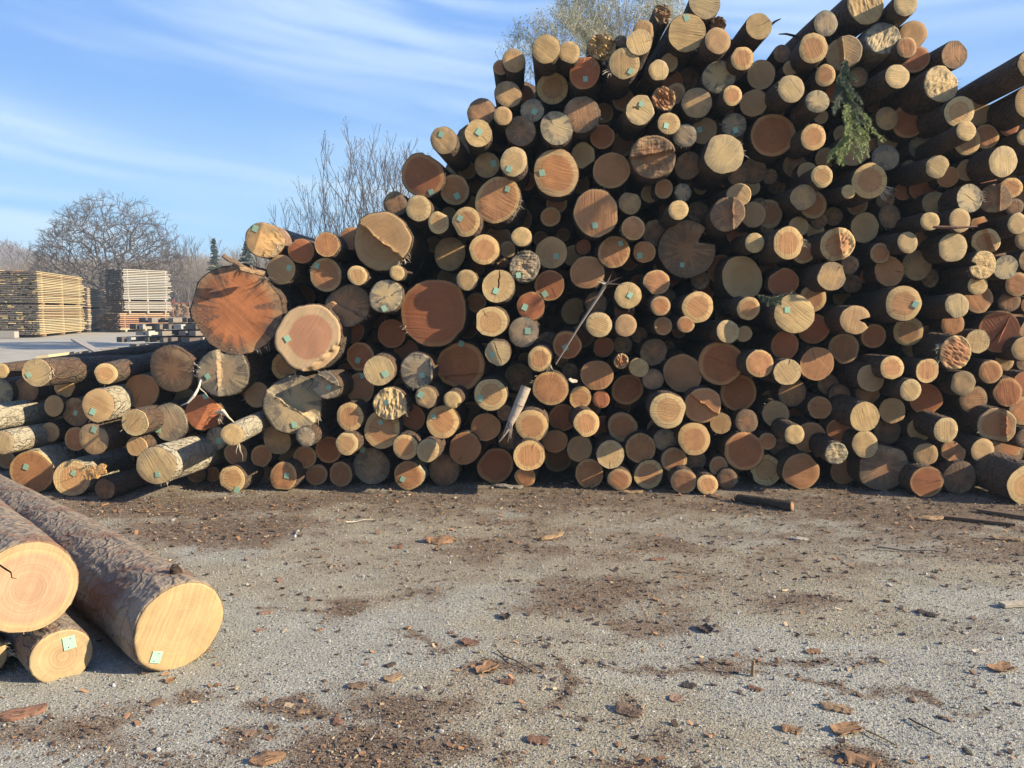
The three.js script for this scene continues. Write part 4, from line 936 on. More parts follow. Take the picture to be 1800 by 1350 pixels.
// ---------------------------------------------------------------- things lying on or leaning against the pile
{
  const st = (pts, sides = 8) => { const s = new Sticks(); for (let i = 1; i < pts.length; i++) s.add(pts[i - 1][0], pts[i][0], pts[i - 1][1], pts[i][1], sides, true); return s; };
  const r = rng(55);
  const pole = st([[at(977, 640, 6.72), 0.006], [at(1020, 570, 6.62), 0.009], [at(1056, 515, 6.55), 0.012], [at(1066, 497, 6.53), 0.016]]);
  const top = at(1066, 499, 6.53); for (let i = 0; i < 12; i++) { const q = at(1066 + (r() - 0.3) * 62, 496 - r() * 24 + 6, 6.5 - 0.1 * r()); pole.add(top, q, 0.006, 0.001, 4); }
  meta(mesh('broken_pole', pole.geo(), std({ color: new THREE.Color().setRGB(0.3, 0.25, 0.2) })), 'thin grey broken pole with frayed top leaning across the middle of the pile', 'pole');
  const stick = st([[at(925, 680, 6.62), 0.042], [at(912, 712, 6.6), 0.043], [at(898, 742, 6.6), 0.03], [at(884, 768, 6.62), 0.008], [at(877, 777, 6.63), 0.003]], 12);
  for (let i = 0; i < 5; i++) stick.add(at(896 + i, 742, 6.58), at(888 + r() * 12, 764 + r() * 14, 6.57), 0.007, 0.001, 4);
  meta(mesh('broken_branch', stick.geo(), std({ map: flakeTex, bumpMap: flakeBump, bumpScale: 0.004, color: new THREE.Color().setRGB(0.36, 0.29, 0.22) })), 'stout grey broken branch leaning steeply low in the middle of the pile', 'branch');
  meta(mesh('stick', st([[at(1640, 399, 6.5), 0.011], [at(1680, 400, 6.45), 0.012], [at(1718, 398, 6.45), 0.006]]).geo(), pieceMats.red), 'thin brown stick lying level across a pale round log at the right', 'stick');
  const peel = st([[at(353, 668, 6.55), 0.006], [at(349, 682, 6.5), 0.011], [at(341, 696, 6.47), 0.012], [at(330, 708, 6.47), 0.008], [at(318, 713, 6.5), 0.003]]); peel.add(at(349, 681, 6.5), at(360, 690, 6.48), 0.006, 0.004).add(at(360, 690, 6.48), at(367, 699, 6.5), 0.004, 0.001);
  meta(mesh('peeled_strip', peel.geo(), std({ color: new THREE.Color().setRGB(0.55, 0.48, 0.38) })), 'pale peeled strip of bark curling below the broad splinter-strewn log', 'bark strip');
  const slab = flakeGeo(0.24, 0.06, 0.016, rng(3)), sl = meta(mesh('bark_slab', slab, pieceMats.brown), 'brown bark slab sticking up from the top of the biggest log', 'bark'); sl.position.copy(at(414, 462, 6.85)); sl.rotation.set(0.5, 0.1, -0.65);
  const sl2 = meta(mesh('bark_slab', flakeGeo(0.22, 0.05, 0.016, rng(8)), pieceMats.tan), 'pale torn bark slab lying along the top right rim of the biggest log', 'bark'); sl2.position.copy(at(443, 478, 6.88)); sl2.rotation.set(0.9, 0.2, -0.5);
  const sc = meta(mesh('bark_flake', flakeGeo(0.08, 0.05, 0.006, rng(12)), pieceMats.pale), 'small white scrap caught between dark logs below the thin pole', 'scrap'); sc.position.copy(at(1007, 669, 6.9)); sc.rotation.set(0.6, 0.2, -0.3);
  const slab3 = meta(mesh('bark_slab', flakeGeo(0.2, 0.11, 0.016, rng(15)), std({ color: new THREE.Color().setRGB(0.55, 0.3, 0.1), map: flakeTex })), 'orange torn slab hanging beside the torn tagged low log', 'bark'); slab3.position.copy(at(168, 829, 6.62)); slab3.rotation.set(1.1, 0.2, 0.25);
  const rope = st([[at(380, 726, 6.45), 0.012], [at(392, 722, 6.42), 0.016], [at(402, 734, 6.42), 0.008], [at(411, 742, 6.45), 0.004]]); meta(mesh('root_strand', rope.geo(), fibreMat), 'pale twisted strand of torn wood beside the orange-notched log', 'strand');
  // green spruce twigs
  const spruce = (name, label, spine, n, L, seed, droop, tone) => {
    const o = thing(name, label, 'spruce branch'), q = rng(seed), tw = new Sticks(), shadeTone = new Sticks(), litTone = new Sticks(); let nd = shadeTone;
    const needle = (p, d, l) => { const e = V(q() - 0.5, q() - 0.5, q() - 0.5).normalize(), t = d.clone().multiplyScalar(0.7).addScaledVector(e, 0.9).normalize().multiplyScalar(l * (0.7 + 0.6 * q())), s = V(t.y, -t.x, t.z * 0.3).normalize().multiplyScalar(0.0018); nd.tri(p.clone().add(s), p.clone().sub(s), p.clone().add(t)); };
    for (let i = 1; i < spine.length; i++) tw.add(spine[i - 1], spine[i], 0.007 - 0.004 * i / spine.length, 0.006 - 0.004 * i / spine.length, 5);
    for (let k = 0; k < n; k++) {
      const f = (0.06 + 0.94 * k / n) * (spine.length - 1), i = Math.min(spine.length - 2, Math.floor(f)); let p = spine[i].clone().lerp(spine[i + 1], f - i);
      nd = k / n < 0.25 + 0.4 * q() ? shadeTone : litTone; const side = k % 2 ? 1 : -1; let d = V((q() - 0.45) * 1.9, -0.15 - 0.85 * q(), 0.1 + 0.6 * q()).normalize(); const l = L * (0.25 + 1.3 * q() * q()) * (0.5 + 0.9 * Math.sin(Math.PI * (0.06 + 0.8 * k / n)));
      for (let s = 0; s < 7; s++) {
        const e = p.clone().addScaledVector(d, l / 7); tw.add(p, e, 0.0022, 0.0018, 4); for (let m = 0; m < 44; m++) needle(p.clone().lerp(e, q()), d, 0.02);
        if (s > 0 && s < 6) for (const h of [1, -1]) { let pp = p.clone(), dd = d.clone().add(V(h * 0.7, -0.25 * q(), 0.5 * (q() - 0.5))).normalize(); const ll = l * 0.3 * q(); const ee = pp.clone().addScaledVector(dd, ll); tw.add(pp, ee, 0.0016, 0.001, 3); for (let m = 0; m < 26; m++) needle(pp.clone().lerp(ee, q()), dd, 0.018); }
        d.add(V(0, -droop, 0)).normalize(); p = e;
      }
    }
    mesh('stem', tw.geo(), std({ color: new THREE.Color().setRGB(0.13, 0.09, 0.055) }), o); mesh('needles', shadeTone.geo(), std({ color: new THREE.Color().setRGB(0.07, 0.095, 0.05), roughness: 0.7 }), o); if (litTone.p.length) mesh('lit_tone_needles', litTone.geo(), std({ color: new THREE.Color().setRGB(...tone), roughness: 0.7 }), o);  // two needle colours paint in the shaded upper and sunlit lower branch
  };
  spruce('spruce_branch', 'green spruce branch hanging down the pile from the two-level tan log', [at(1490, 98, 6.75), at(1478, 124, 6.6), at(1480, 152, 6.5), at(1497, 186, 6.48), at(1500, 214, 6.46), at(1484, 244, 6.48), at(1468, 268, 6.5)], 84, 0.175, 61, 0.18, [0.25, 0.29, 0.09]);
  spruce('spruce_twig', 'small dark spruce twig lying left of the yellow log with pale tag', [at(1376, 519, 6.7), at(1355, 524, 6.66), at(1330, 518, 6.7)], 9, 0.07, 62, 0.1, [0.06, 0.08, 0.04]);
}

// ---------------------------------------------------------------- beyond the pile: lumber stacks, timbers, trees, hills
const plankTex = tex(512, 512, (u, v, o) => { const a = 0.72 + 0.56 * fbm2(u * 3, v * 60, 400, 3), b = 0.85 + 0.3 * noise2(u * 30, v * 200, 401), c = step(0.62, 0.7, fbm2(u * 8, v * 10, 402, 3)); o[0] = o[1] = o[2] = a * b * mix(1, 0.7, c) * 0.95; });
const barkTree = std({ color: new THREE.Color().setRGB(0.10, 0.085, 0.075) }), twigMat = std({ color: new THREE.Color().setRGB(0.085, 0.07, 0.065) });
const wood = (r, g, b) => std({ map: plankTex, color: new THREE.Color().setRGB(r, g, b) });
const BOARD = { fresh: [wood(0.45, 0.345, 0.18), wood(0.38, 0.295, 0.165), wood(0.49, 0.395, 0.23), wood(0.30, 0.19, 0.10)], grey: [wood(0.36, 0.335, 0.29), wood(0.31, 0.29, 0.25), wood(0.41, 0.375, 0.32), wood(0.33, 0.29, 0.24)], red: [wood(0.33, 0.18, 0.11), wood(0.42, 0.27, 0.16), wood(0.26, 0.14, 0.09), wood(0.5, 0.4, 0.26)], dark: [wood(0.12, 0.10, 0.085), wood(0.16, 0.135, 0.11), wood(0.2, 0.17, 0.14), wood(0.1, 0.08, 0.07)] };
function lumberStack(label, corner, side, packs, n, len, bw, mats, seed, splay) {
  const o = thing('lumber_stack', label, 'lumber stack'), r = rng(seed); o.position.copy(corner); o.rotation.y = Math.atan2(-side[1], side[0]);   // local x along the boards, local -z (to the back) or +z across them
  let y = 0;
  for (const [layers, t, gap] of packs) {
    for (let k = 0; k < 3; k++) { const b = mesh('bearer', new THREE.BoxGeometry(0.1, 0.1, n * bw), mats[3], o); b.position.set(len * (0.1 + 0.4 * k), y + 0.05, -n * bw / 2); }
    y += 0.103;
    for (let i = 0; i < layers; i++) {
      for (let j = 0; j < n; j++) {
        const l = len * (0.97 + 0.03 * r()) + splay * r(), w = bw * (0.8 + 0.17 * r()), bark = r() < 0.12, m = mesh('board', new THREE.BoxGeometry(l, t * (0.85 + 0.13 * r()), w), mats[bark ? 3 : Math.floor(r() * 3)], o);
        m.position.set(l / 2 - (r() * 0.10 + (j > 1 ? 0.12 * r() : 0)), y + t / 2, -bw * (j + 0.5) + (r() - 0.5) * 0.03); m.rotation.z = (r() - 0.5) * 0.004;
      }
      y += t;
      { const G = []; for (let x = 0; x < n * bw - 0.02;) { const w = 0.05 + 0.16 * r(); if (r() < 0.8) G.push(new THREE.BoxGeometry(0.03 + 0.05 * r(), t * (0.7 + 0.5 * r()), w * 0.96).translate(-0.13 - 0.02 * r(), y - t / 2 + (r() - 0.5) * 0.012, -x - w / 2)); x += w; } mesh('bark_edge', mergeGeometries(G), barkTree, o).userData.kind = 'stuff'; }
      if (i < layers - 1) { for (let k = 0; k < 3; k++) { const b = mesh('sticker', new THREE.BoxGeometry(0.04, gap, n * bw), mats[1], o); b.position.set(len * (0.08 + 0.42 * k), y + gap / 2, -n * bw / 2); } y += gap + 0.001; }
    }
  }
  return o;
}
const yard = (x, y) => onGround(x, y);
{
  const a = yard(72, 592), s = [-0.254, -0.967];
  lumberStack('large yellow fresh-sawn lumber stack in two packs at the left frame edge', a, s, [[17, 0.045, 0.032], [18, 0.045, 0.032]], 8, 7.0, 0.28, BOARD.fresh, 1, 0.8).scale.y = 2.72 / (35 * 0.077 + 0.2);
  const a2 = V(a.x + s[0] * 7.9, landH(-40), a.z + s[1] * 7.9);
  lumberStack('dull brown lumber stack with uneven board ends behind the large yellow stack', a2, s, [[12, 0.05, 0.04], [11, 0.05, 0.04]], 5, 4.4, 0.28, [BOARD.red[3], BOARD.grey[3], BOARD.red[1], BOARD.dark[0]], 2, 1.4);
  const b = at(222, 583, 41); b.y = landH(-41); const sb = [0.47, -0.88];
  const low = lumberStack('low pack of reddish boards under the grey lumber stack', V(b.x - 0.2, b.y, b.z + 0.1), sb, [[9, 0.06, 0.035]], 7, 2.9, 0.24, BOARD.red, 3, 0.2);
  lumberStack('tall silver-grey lumber stack left of the biggest log', V(b.x, b.y + 0.95, b.z), sb, [[6, 0.05, 0.036], [18, 0.05, 0.036]], 7, 2.7, 0.25, BOARD.grey, 4, 0.25);
  // squared timbers in a loose pile
  const r = rng(31), ORD = ['bottom', 'second', 'third', 'fourth', 'fifth', 'top'], NTH = ['first', 'second', 'third', 'fourth', 'fifth', 'sixth', 'seventh', 'eighth', 'ninth', 'tenth'];
  const box = new THREE.BoxGeometry(1, 1, 1); let row = 0;
  for (const [y, x0, x1] of [[622, 216, 372], [611, 216, 380], [600, 204, 384], [590, 222, 390], [578, 226, 384], [564, 234, 345]]) {
    let n = 0; for (let x = x0; x < x1;) {
      const w = 0.12 + 0.17 * r(), D = 23 - 0.5 * r() + row * 0.12, pw = w * FPX / D, m = meta(mesh('squared_timber', box, BOARD[r() < 0.33 ? 'grey' : 'dark'][Math.floor(r() * 4)]), `squared timber, ${NTH[n]} from left in the ${ORD[row]} row of the timber pile`, 'timber', 'squared timbers piled left of the biggest log');
      if (row && r() < 0.22) { scene.remove(m); taken.squared_timber--; x += pw * 0.8; continue; }
      m.scale.set(w * 0.95, 0.12 + 0.03 * r(), 2.4); const p = at(x + pw / 2, y, D); m.position.set(p.x + 0.4, 0.38 + row * 0.185, p.z - 1.15); m.rotation.y = -0.32 + (r() - 0.5) * 0.1; n++; x += pw * (1.02 + 0.25 * r());
    }
    row++;
  }
  const plank = (p, q, w, t, mat, label) => { const d = V().subVectors(q, p), m = meta(mesh('plank', new THREE.BoxGeometry(w, t, d.length()), mat), label, 'plank'); m.position.copy(p).lerp(q, 0.5); m.quaternion.setFromUnitVectors(Z1, d.normalize()); };
  plank(at(131, 596, 23), at(198, 633, 20.2), 0.2, 0.05, BOARD.grey[3], 'grey-brown plank leaning slantwise left of the timber pile');
  plank(at(74, 628, 20.5), at(122, 622, 22.5), 0.3, 0.1, BOARD.fresh[2], 'short pale yellow plank lying behind the low left logs');
  plank(at(118, 630, 20.3), at(156, 627, 21), 0.2, 0.08, BOARD.fresh[0], 'small pale plank right of the short yellow plank');
  plank(at(125, 624, 21.5), at(238, 612, 24.5), 0.5, 0.06, BOARD.dark[1], 'wide dark plank lying flat under the leaning plank');
  plank(at(150, 630, 20.6), at(250, 622, 22.5), 0.4, 0.06, BOARD.dark[2], 'dark plank in front of the wide dark plank, beside the timber pile');
  const blk = meta(mesh('concrete_block', new RoundedBoxGeometry(0.9, 0.26, 0.3, 2, 0.02), std({ color: new THREE.Color().setRGB(0.3, 0.275, 0.235) })), 'pale concrete block at the foot of the large yellow lumber stack', 'block'); blk.position.copy(yard(10, 594)).add(V(0, 0.13, 0));
  // firewood in a red frame far behind
  const fw = thing('firewood_rack', 'red-framed rack of split firewood right of the grey lumber stack', 'firewood rack'); fw.position.copy(at(306, 552, 60)); fw.position.y = landH(-60);
  const redM = std({ color: new THREE.Color().setRGB(0.26, 0.06, 0.045) });
  for (const x of [0, 1.45]) { const m = mesh('post', new THREE.BoxGeometry(0.09, 1.9, 0.09), redM, fw); m.position.set(x, 0.95, 0); }
  const rail = mesh('rail', new THREE.BoxGeometry(3.2, 0.07, 0.07), redM, fw); rail.position.set(0.75, 1.62, 0.1);
  const pcs = []; for (let i = 0; i < 240; i++) pcs.push(new THREE.CylinderGeometry(0.09, 0.09, 0.5, 5 + Math.floor(r() * 2)).rotateX(Math.PI / 2).rotateZ(r() * 3).translate(-0.4 + (i % 16) * 0.16 + r() * 0.05, 0.1 + Math.floor(i / 16) * 0.105, -0.3 + r() * 0.2).toNonIndexed());
  mesh('split_logs', mergeGeometries(pcs), BOARD.red[1], fw).userData.kind = 'stuff';
}
// ---- trees

function bareTree(label, cat, base, opt) {
  const { h, r0, seed, levels = 5, spread = 0.6, up = 0.08, lean = [0, 0], kids = [2, 4], shrink = 0.72, name = 'bare_tree', twigs = 5, first = 0.3, minR = 0.004, flat = 1, buds = 0, sides = 4, sub = 1 } = opt;
  const o = thing(name, label, cat), r = rng(seed), tr = new Sticks(), tw = new Sticks(), bd = new Sticks(); o.position.copy(base);
  const grow = (p, d, len, rad, lv) => {
    const segs = lv > 2 ? 3 : 2, S = lv <= 1 ? tw : tr; let q = p.clone(), dd = d.clone(), rr = rad;
    for (let s = 0; s < segs; s++) {
      dd.add(V((r() - 0.5) * 0.28, (r() - 0.5) * 0.2 + up, (r() - 0.5) * 0.28)).normalize(); const e = q.clone().addScaledVector(dd, len / segs), re = Math.max(minR, rr * 0.86);
      S.add(q, e, rr, re, lv > 2 ? 6 : sides); q = e; rr = re;
      if (lv <= 2 && lv > 0) for (let k = 0; k < twigs; k++) { const t = dd.clone().add(V((r() - 0.5) * 2 * spread, (r() - 0.3) * spread * 1.1, (r() - 0.5) * 2 * spread)).normalize(), L = len * (0.3 + 0.5 * r()), f = q.clone().addScaledVector(t, L); tw.add(q, f, Math.max(minR * 0.9, rr * 0.45), minR * 0.6, 3); for (let h = 0; h < sub; h++) { const b0 = q.clone().lerp(f, 0.35 + 0.5 * r()), t2 = t.clone().add(V((r() - 0.5) * 1.3, (r() - 0.35) * 1.1, (r() - 0.5) * 1.3)).normalize(); tw.add(b0, b0.clone().addScaledVector(t2, L * 0.5), minR * 0.75, minR * 0.5, 3); } if (r() < buds) { const b = f.clone().add(V(0, 0.02, 0)); bd.add(f, b, 0.012, 0.006, 4); bd.add(f, f.clone().add(V(0.02, 0, 0.01)), 0.012, 0.004, 4); } }
    }
    if (lv <= 0) return;
    const n = kids[0] + Math.floor(r() * (kids[1] - kids[0] + 1)), a0 = r() * 6.28;
    for (let k = 0; k < n; k++) { const a = a0 + k / n * 6.28 + (r() - 0.5), sp = spread * (0.6 + 0.7 * r()), u = V(Math.cos(a), 0, Math.sin(a)), t = dd.clone().addScaledVector(u, sp * 1.15).normalize(); t.y *= flat; t.normalize(); grow(q, t, len * shrink * (0.75 + 0.45 * r()), rr * (n > 2 ? 0.62 : 0.7), lv - 1); }
  };
  grow(V(0, 0, 0), V(lean[0], 1, lean[1]).normalize(), h * first, r0, levels);
  { const bb = new THREE.Box3(), g = tw.geo(); g.computeBoundingBox(); bb.copy(g.boundingBox); const k = h / bb.max.y, kw = opt.W ? opt.W / (bb.max.x - bb.min.x) : k; o.scale.set(kw, k, kw); }
  mesh('trunk', tr.geo(), barkTree, o); mesh('twigs', tw.geo(), twigMat, o); if (buds) mesh('buds', bd.geo(), barkTree, o);
  return o;
}

// a bare tree grown towards points scattered through its crown: each joins the nearest wood already there, limbs thicken with what they carry
function crownTree(label, cat, base, { n, at: spot, root, minR, seed, vert = 1, end = 3, endL = 0.3, droop = 0, name = 'bare_tree', buds = 0, maxR = 0.25, stems = 1 }) {
  const o = thing(name, label, cat), r = rng(seed), P = root.map(([x, y, z]) => V(x, y, z)), par = P.map((_, i) => i - 1), dist = []; let acc = 0; o.position.copy(base);
  P.forEach((p, i) => { if (i) acc += p.distanceTo(P[i - 1]); dist.push(acc); });
  const top = P[P.length - 1], pts = []; for (let i = 0; i < n; i++) pts.push(spot(r)); pts.sort((a, b) => a.distanceTo(top) - b.distanceTo(top));
  for (const p of pts) {
    let best = 0, bd = 1e9; for (let i = 0; i < P.length; i++) { const q = P[i], d = Math.hypot(p.x - q.x, (p.y - q.y) * vert, p.z - q.z) + 0.22 * dist[i] + (p.y < q.y ? (q.y - p.y) * 0.5 : 0); if (d < bd) { bd = d; best = i; } }
    const L = p.distanceTo(P[best]); let prev = best; const k = Math.min(4, Math.floor(L / (endL * 1.4)));
    for (let s = 1; s <= k; s++) { const f = s / (k + 1), m = P[best].clone().lerp(p, f).add(V((r() - 0.5) * L * 0.08, (r() - 0.5) * L * 0.07 + L * 0.08 * Math.sin(Math.PI * f), (r() - 0.5) * L * 0.14)); P.push(m); par.push(prev); dist.push(dist[best] + L * f); prev = P.length - 1; }
    P.push(p); par.push(prev); dist.push(dist[best] + L);
  }
  const load = P.map(() => 0), kids = P.map(() => 0); par.forEach((q) => { if (q >= 0) kids[q]++; });
  for (let i = P.length - 1; i >= 0; i--) { if (!kids[i]) load[i] += 1; } const order = P.map((_, i) => i).sort((a, b) => dist[b] - dist[a]); for (const i of order) if (par[i] >= 0) load[par[i]] += load[i];
  const rad = (i) => Math.min(maxR, minR * Math.pow(load[i], 0.46)), tr = new Sticks(), tw = new Sticks(), bd = new Sticks();
  for (let i = 1; i < P.length; i++) { if (par[i] < 0) continue; const a = Math.min(rad(par[i]), rad(i) * 1.35), S = load[i] > 10 ? tr : tw; S.add(P[par[i]], P[i], a, rad(i), load[i] > 10 ? 7 : 4);
    if (load[i] < 4) for (let k = 0; k < end; k++) { const d = V().subVectors(P[i], P[par[i]]).normalize().add(V((r() - 0.5) * 1.5, (r() - 0.35) * 1.1 - droop, (r() - 0.5) * 1.5)).normalize(), L = endL * (0.4 + 0.9 * r()), m = P[i].clone().addScaledVector(d, L * 0.5), e = m.clone().addScaledVector(d.add(V((r() - 0.5) * 0.5, 0.1 - droop, (r() - 0.5) * 0.5)).normalize(), L * 0.5); tw.add(P[i], m, minR * 0.9, minR * 0.75, 3).add(m, e, minR * 0.75, minR * 0.5, 3); tw.add(m, m.clone().addScaledVector(d.clone().add(V(r() - 0.5, r() - 0.4, r() - 0.5)).normalize(), L * 0.45), minR * 0.7, minR * 0.45, 3); if (r() < buds) bd.add(e, e.clone().add(V(0.004, 0.018, 0)), 0.009, 0.004, 4); } }
  mesh('trunk', tr.geo(), barkTree, o); mesh('twigs', tw.geo(), twigMat, o); if (buds) mesh('buds', bd.geo(), barkTree, o);
  return o;
}
{
  const b = at(192, 545, 50); b.y = 0.5;
  crownTree('large bare broad-crowned tree beyond the lumber stacks', 'tree', b, { n: 2100, seed: 5, minR: 0.0105, root: [[0, 0, 0], [0.05, 0.9, 0], [0.1, 1.9, 0.1]], end: 3, endL: 0.5, droop: 0.12, at: (r) => { const a = r() * 6.28, q = Math.sqrt(0.03 + 0.97 * r()), u = Math.pow(r(), 0.6), lump = 0.86 + 0.28 * noise2(Math.cos(a) * 2 + 5, Math.sin(a) * 2 + u * 2, 8); return V(Math.cos(a) * q * 4.2 * lump + 0.2, 1.4 + 6.3 * (0.15 + 0.85 * u) * lump * Math.sqrt(1 - 0.78 * q * q), Math.sin(a) * q * 3.8 * lump); } });
  const c = at(50, 545, 62); c.y = 0.5; crownTree('small thin bare tree at the far left before the hill', 'tree', c, { n: 150, seed: 6, minR: 0.0105, root: [[0, 0, 0], [0, 1.6, 0], [0.1, 2.4, 0]], vert: 0.7, end: 2, endL: 0.6, at: (r) => { const u = r(), a = r() * 6.28, q = Math.sqrt(r()) * (0.5 + 1.5 * u); return V(Math.cos(a) * q, 2.5 + 3.6 * u, Math.sin(a) * q); } });
  const d = at(338, 545, 58); d.y = 0.5; bareTree('slim bare tree right of the broad-crowned tree', 'tree', d, { h: 6.6, r0: 0.08, seed: 7, levels: 4, spread: 0.4, first: 0.34, kids: [2, 3], twigs: 3, minR: 0.009, up: 0.14 });
  const e = at(362, 545, 64); e.y = 0.5; bareTree('slim bare tree beside the small conifer', 'tree', e, { h: 7.2, r0: 0.08, seed: 8, levels: 4, spread: 0.36, first: 0.36, kids: [2, 3], twigs: 3, minR: 0.009, up: 0.16 });
  // saplings close behind the pile
  const sap = [[535, 15, 3.0, -0.2, 'leftmost bare sapling behind the slant-cut log'], [572, 14.5, 3.5, -0.08, 'bare sapling leaning left, second from left behind the pile'], [612, 15, 4.0, -0.03, 'bare sapling in the middle of the clump behind the pile'], [640, 14, 4.6, 0.0, 'tallest bare sapling behind the huge step-cut log'], [668, 15, 4.7, 0.03, 'upright bare sapling right of the tallest one'], [698, 14.5, 4.4, 0.06, 'bare sapling leaning right, next to the dark red skyline log'], [738, 15.5, 4.6, 0.1, 'rightmost thin sapling, showing above the jutting skyline log']];
  sap.forEach(([x, D, h, ln, label], i) => { const p = at(x, 545, D); p.y = 0.05; crownTree(label, 'sapling', p, { n: 130, seed: 40 + i, minR: 0.0036, maxR: 0.03, vert: 0.42, end: 3, endL: 0.3, droop: -0.25, name: 'sapling', buds: 0.3, root: [[0, 0, 0], [ln * h * 0.1, h * 0.16, 0.02], [ln * h * 0.22, h * 0.3, 0]], at: (r) => { const u = Math.pow(r(), 0.8), a = r() * 6.28, q = Math.sqrt(r()) * h * (0.05 + 0.14 * u); return V(ln * h * (0.2 + 0.8 * u) * 0.9 + Math.cos(a) * q, h * (0.3 + 0.66 * u * (1 - 0.12 * r())), Math.sin(a) * q); } }); });
  // two conifers
  const fir = (x, D, top, w, seed, label) => {
    const o = thing('conifer', label, 'conifer'), r = rng(seed), p = at(x, 545, D); p.y = 0.5; o.position.copy(p); const H = at(x, top, D).y - 0.5, st = new Sticks(), nd = new Sticks(); st.add(V(0, 0, 0), V(0, H, 0), 0.12, 0.01, 6);
    for (let k = 0; k < 230; k++) { const f = Math.pow(r(), 0.8), y = H * (0.12 + 0.88 * f), L = w * (1 - f) * (0.6 + 0.6 * r()) + 0.08, a = r() * 6.28, e = V(Math.cos(a) * L, y - L * 0.12 + 0.08 * r(), Math.sin(a) * L); st.add(V(0, y, 0), e, 0.015, 0.004, 3); for (let q = 0; q < 26; q++) { const b = V(0, y, 0).lerp(e, 0.15 + 0.85 * r()), s = 0.05 + 0.05 * r(); nd.tri(b.clone().add(V((r() - 0.5) * s, (r() - 0.5) * s, (r() - 0.5) * s * 2)), b.clone().add(V((r() - 0.5) * s * 2, -s * r(), (r() - 0.5) * s * 2)), b.clone().add(V((r() - 0.5) * s * 2, (r() - 0.7) * s * 2, (r() - 0.5) * s * 2))); } }
    mesh('trunk', st.geo(), barkTree, o); mesh('needles', nd.geo(), std({ color: new THREE.Color().setRGB(0.05, 0.072, 0.045) }), o);
  };
  fir(380, 58, 418, 1.15, 71, 'small dark pointed conifer left of the biggest log'); fir(436, 50, 425, 1.9, 72, 'round-shouldered dark conifer just behind the biggest log');
  // leafy tree behind the crest
  const leafTree = (x, D, cy, rx, ry, n, seed, label) => {
    const o = thing('leafy_tree', label, 'tree'), r = rng(seed), p = at(x, 545, D); p.y = 0; o.position.copy(p); const cyM = at(x, cy, D).y, k = D / FPX, st = new Sticks(), lf = new Sticks(), tw = new Sticks(); st.add(V(0, 0, 0), V(0.1, cyM - ry * k * 0.7, 0), 0.13, 0.07, 8);
    for (let b = 0; b < n; b++) {
      const a = r() * 6.28, u = r() * 2 - 1, q = Math.cbrt(0.25 + 0.75 * r()), s = Math.sqrt(1 - u * u), cl = V(Math.cos(a) * s * rx * k * q, cyM + u * ry * k * q + 0.25 * noise2(b, 3, seed), Math.sin(a) * s * rx * k * q * 0.8); if (noise3(cl.x * 1.6 + seed, cl.y * 1.6, cl.z * 1.6) < 0.36) continue;
      const from = V(cl.x * 0.35, cyM - ry * k * 0.5 + (cl.y - cyM) * 0.3, cl.z * 0.35); if (b % 6 === 0) tw.add(from, cl, 0.012, 0.004, 3);
      for (let t = 0; t < 3; t++) { const e = cl.clone().add(V((r() - 0.5) * 0.5, 0.15 + 0.35 * r(), (r() - 0.5) * 0.5)); tw.add(cl, e, 0.004, 0.002, 3); for (let l = 0; l < 11; l++) { const c = cl.clone().lerp(e, r()).add(V((r() - 0.5) * 0.14, (r() - 0.5) * 0.14, (r() - 0.5) * 0.14)), d = V(r() - 0.5, r() - 0.6, r() - 0.5).normalize(), w = V(d.z, 0.2 * (r() - 0.5), -d.x).normalize(), L = 0.03 + 0.03 * r(), W = L * 0.28; const A = c.clone(), B = c.clone().addScaledVector(d, L * 0.5).addScaledVector(w, W), C = c.clone().addScaledVector(d, L), E = c.clone().addScaledVector(d, L * 0.5).addScaledVector(w, -W); lf.tri(A, B, C); lf.tri(A, C, E); } }
    }
    mesh('trunk', st.geo(), barkTree, o); mesh('twigs', tw.geo(), std({ color: new THREE.Color().setRGB(0.34, 0.31, 0.25) }), o); mesh('leaves', lf.geo(), new THREE.MeshPhysicalMaterial({ color: new THREE.Color().setRGB(0.42, 0.42, 0.25), roughness: 0.55, side: THREE.DoubleSide, transmission: 0.3, thickness: 0 }), o);
  };
  leafTree(1085, 22, 42, 112, 72, 900, 91, 'pale green small-leaved tree showing behind the left crest of the pile'); leafTree(985, 21, 82, 62, 42, 260, 92, 'low loose part-bare pale green tree left of the leafy crest tree'); leafTree(915, 22, 115, 34, 46, 60, 93, 'sparse leafy sapling showing beside the topmost left logs');
  // thicket along the yard's edge
  const r = rng(17), th = new Sticks();
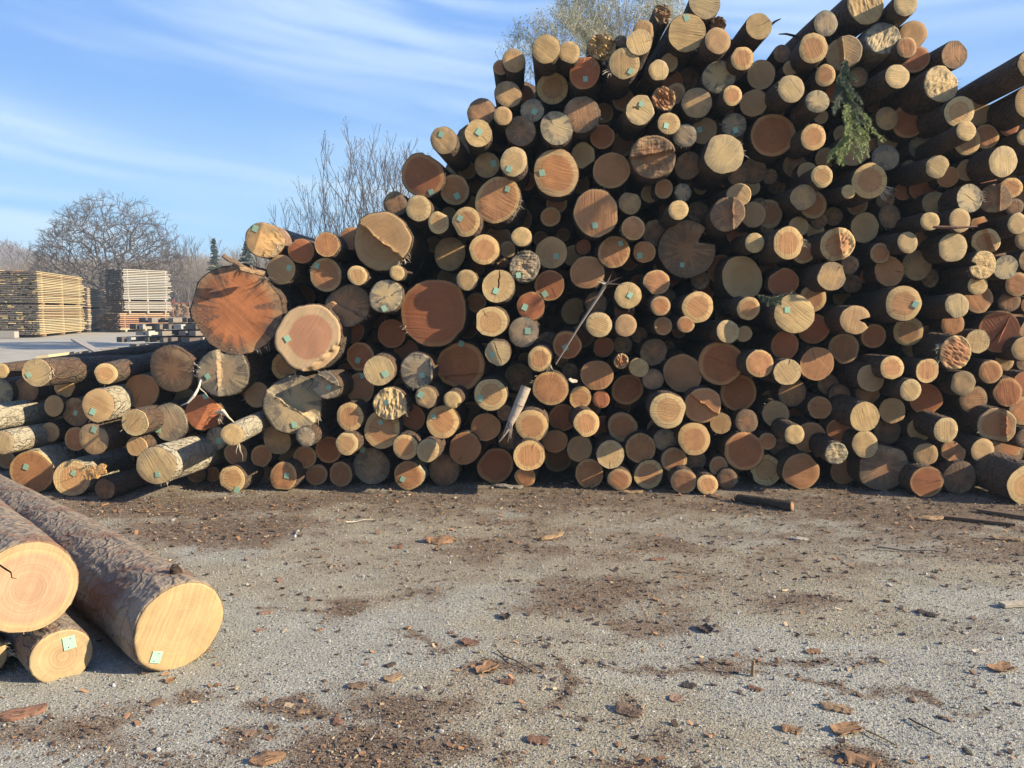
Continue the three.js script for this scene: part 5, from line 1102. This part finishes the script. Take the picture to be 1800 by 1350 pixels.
  for (let i = 0; i < 2600; i++) {
    const x = -120 + r() * 640, D = 66 + 18 * r(), topY = 496 - 26 * noise2(x * 0.02, 1, 5) - (x > 290 ? 22 * step(290, 360, x) : 0) - 12 * r(), p = at(x, 545, D); p.y = 0.4; const H = at(x, topY, D).y - 0.4; let q = p.clone(), d = V((r() - 0.5) * 0.5, 1, (r() - 0.5) * 0.5).normalize();
    for (let s = 0; s < 4; s++) { const e = q.clone().addScaledVector(d, H / 4 * (0.8 + 0.4 * r())); th.add(q, e, 0.028 - 0.005 * s, 0.022 - 0.005 * s, 3); for (let k = 0; k < 3; k++) th.add(e, e.clone().add(V((r() - 0.5) * 0.9, 0.2 + 0.5 * r(), (r() - 0.5) * 0.9)), 0.011, 0.006, 3); d.add(V((r() - 0.5) * 0.5, 0.1, (r() - 0.5) * 0.5)).normalize(); q = e; }
  }
  meta(mesh('thicket', th.geo(), std({ color: new THREE.Color().setRGB(0.20, 0.165, 0.13) })), 'dense bare grey-brown thicket along the far edge of the yard', 'thicket', null, 'stuff');
  // wooded hill
  const hillY = (az) => 545 - 66 * Math.exp(-(((az + 60) / 150) ** 2)) - 32 * Math.exp(-(((az - 330) / 260) ** 2)) - 20;
  const hill = gridGeo(220, 14, (i, j) => { const px = -900 + i * 12, f = j / 14, top = at(px, hillY(px), 320), fr = fbm2(px * 0.16, j * 2.1, 500, 4); const base = at(px, 560, 150 + 170 * f); return [base.x, mix(0.3, top.y + 5 * (fr - 0.4) , sm(f)) * (j ? 1 : 0), base.z, i * 0.3, j * 0.3]; });
  const hillMap = tex(512, 512, (u, v, o) => { const a = fbm2(u * 40, v * 40, 510, 4), b = noise2(u * 180, v * 60, 511); o[0] = 0.15 * (0.5 + a) * (0.6 + 0.8 * b); o[1] = 0.112 * (0.5 + a) * (0.6 + 0.8 * b); o[2] = 0.092 * (0.5 + a) * (0.6 + 0.8 * b); });
  meta(mesh('wooded_hill', hill, std({ map: hillMap })), null, null, null, 'structure');
  const ht = new Sticks(); for (let i = 0; i < 5200; i++) { const px = -420 + r() * 900, D = 230 + 88 * r(), f = (D - 150) / 170, y = mix(0.3, at(px, hillY(px), 320).y, sm(f)), p = at(px, 560, D); p.y = y - 0.8; const H = 5 + 4 * r(); ht.add(p, p.clone().add(V((r() - 0.5), H, 0)), 0.16, 0.05, 3); for (let k = 0; k < 7; k++) { const b = p.clone().add(V(0, H * (0.35 + 0.55 * r()), 0)); ht.add(b, b.clone().add(V((r() - 0.5) * 4, 1.2 + 2 * r(), (r() - 0.5) * 4)), 0.07, 0.03, 3); } }
  meta(mesh('hill_wood', ht.geo(), std({ color: new THREE.Color().setRGB(0.17, 0.125, 0.105) })), 'leafless brown wood covering the far hill at the left', 'woodland', null, 'stuff');
}
camera.far = 3000; camera.updateProjectionMatrix();
renderer.render(scene, camera);
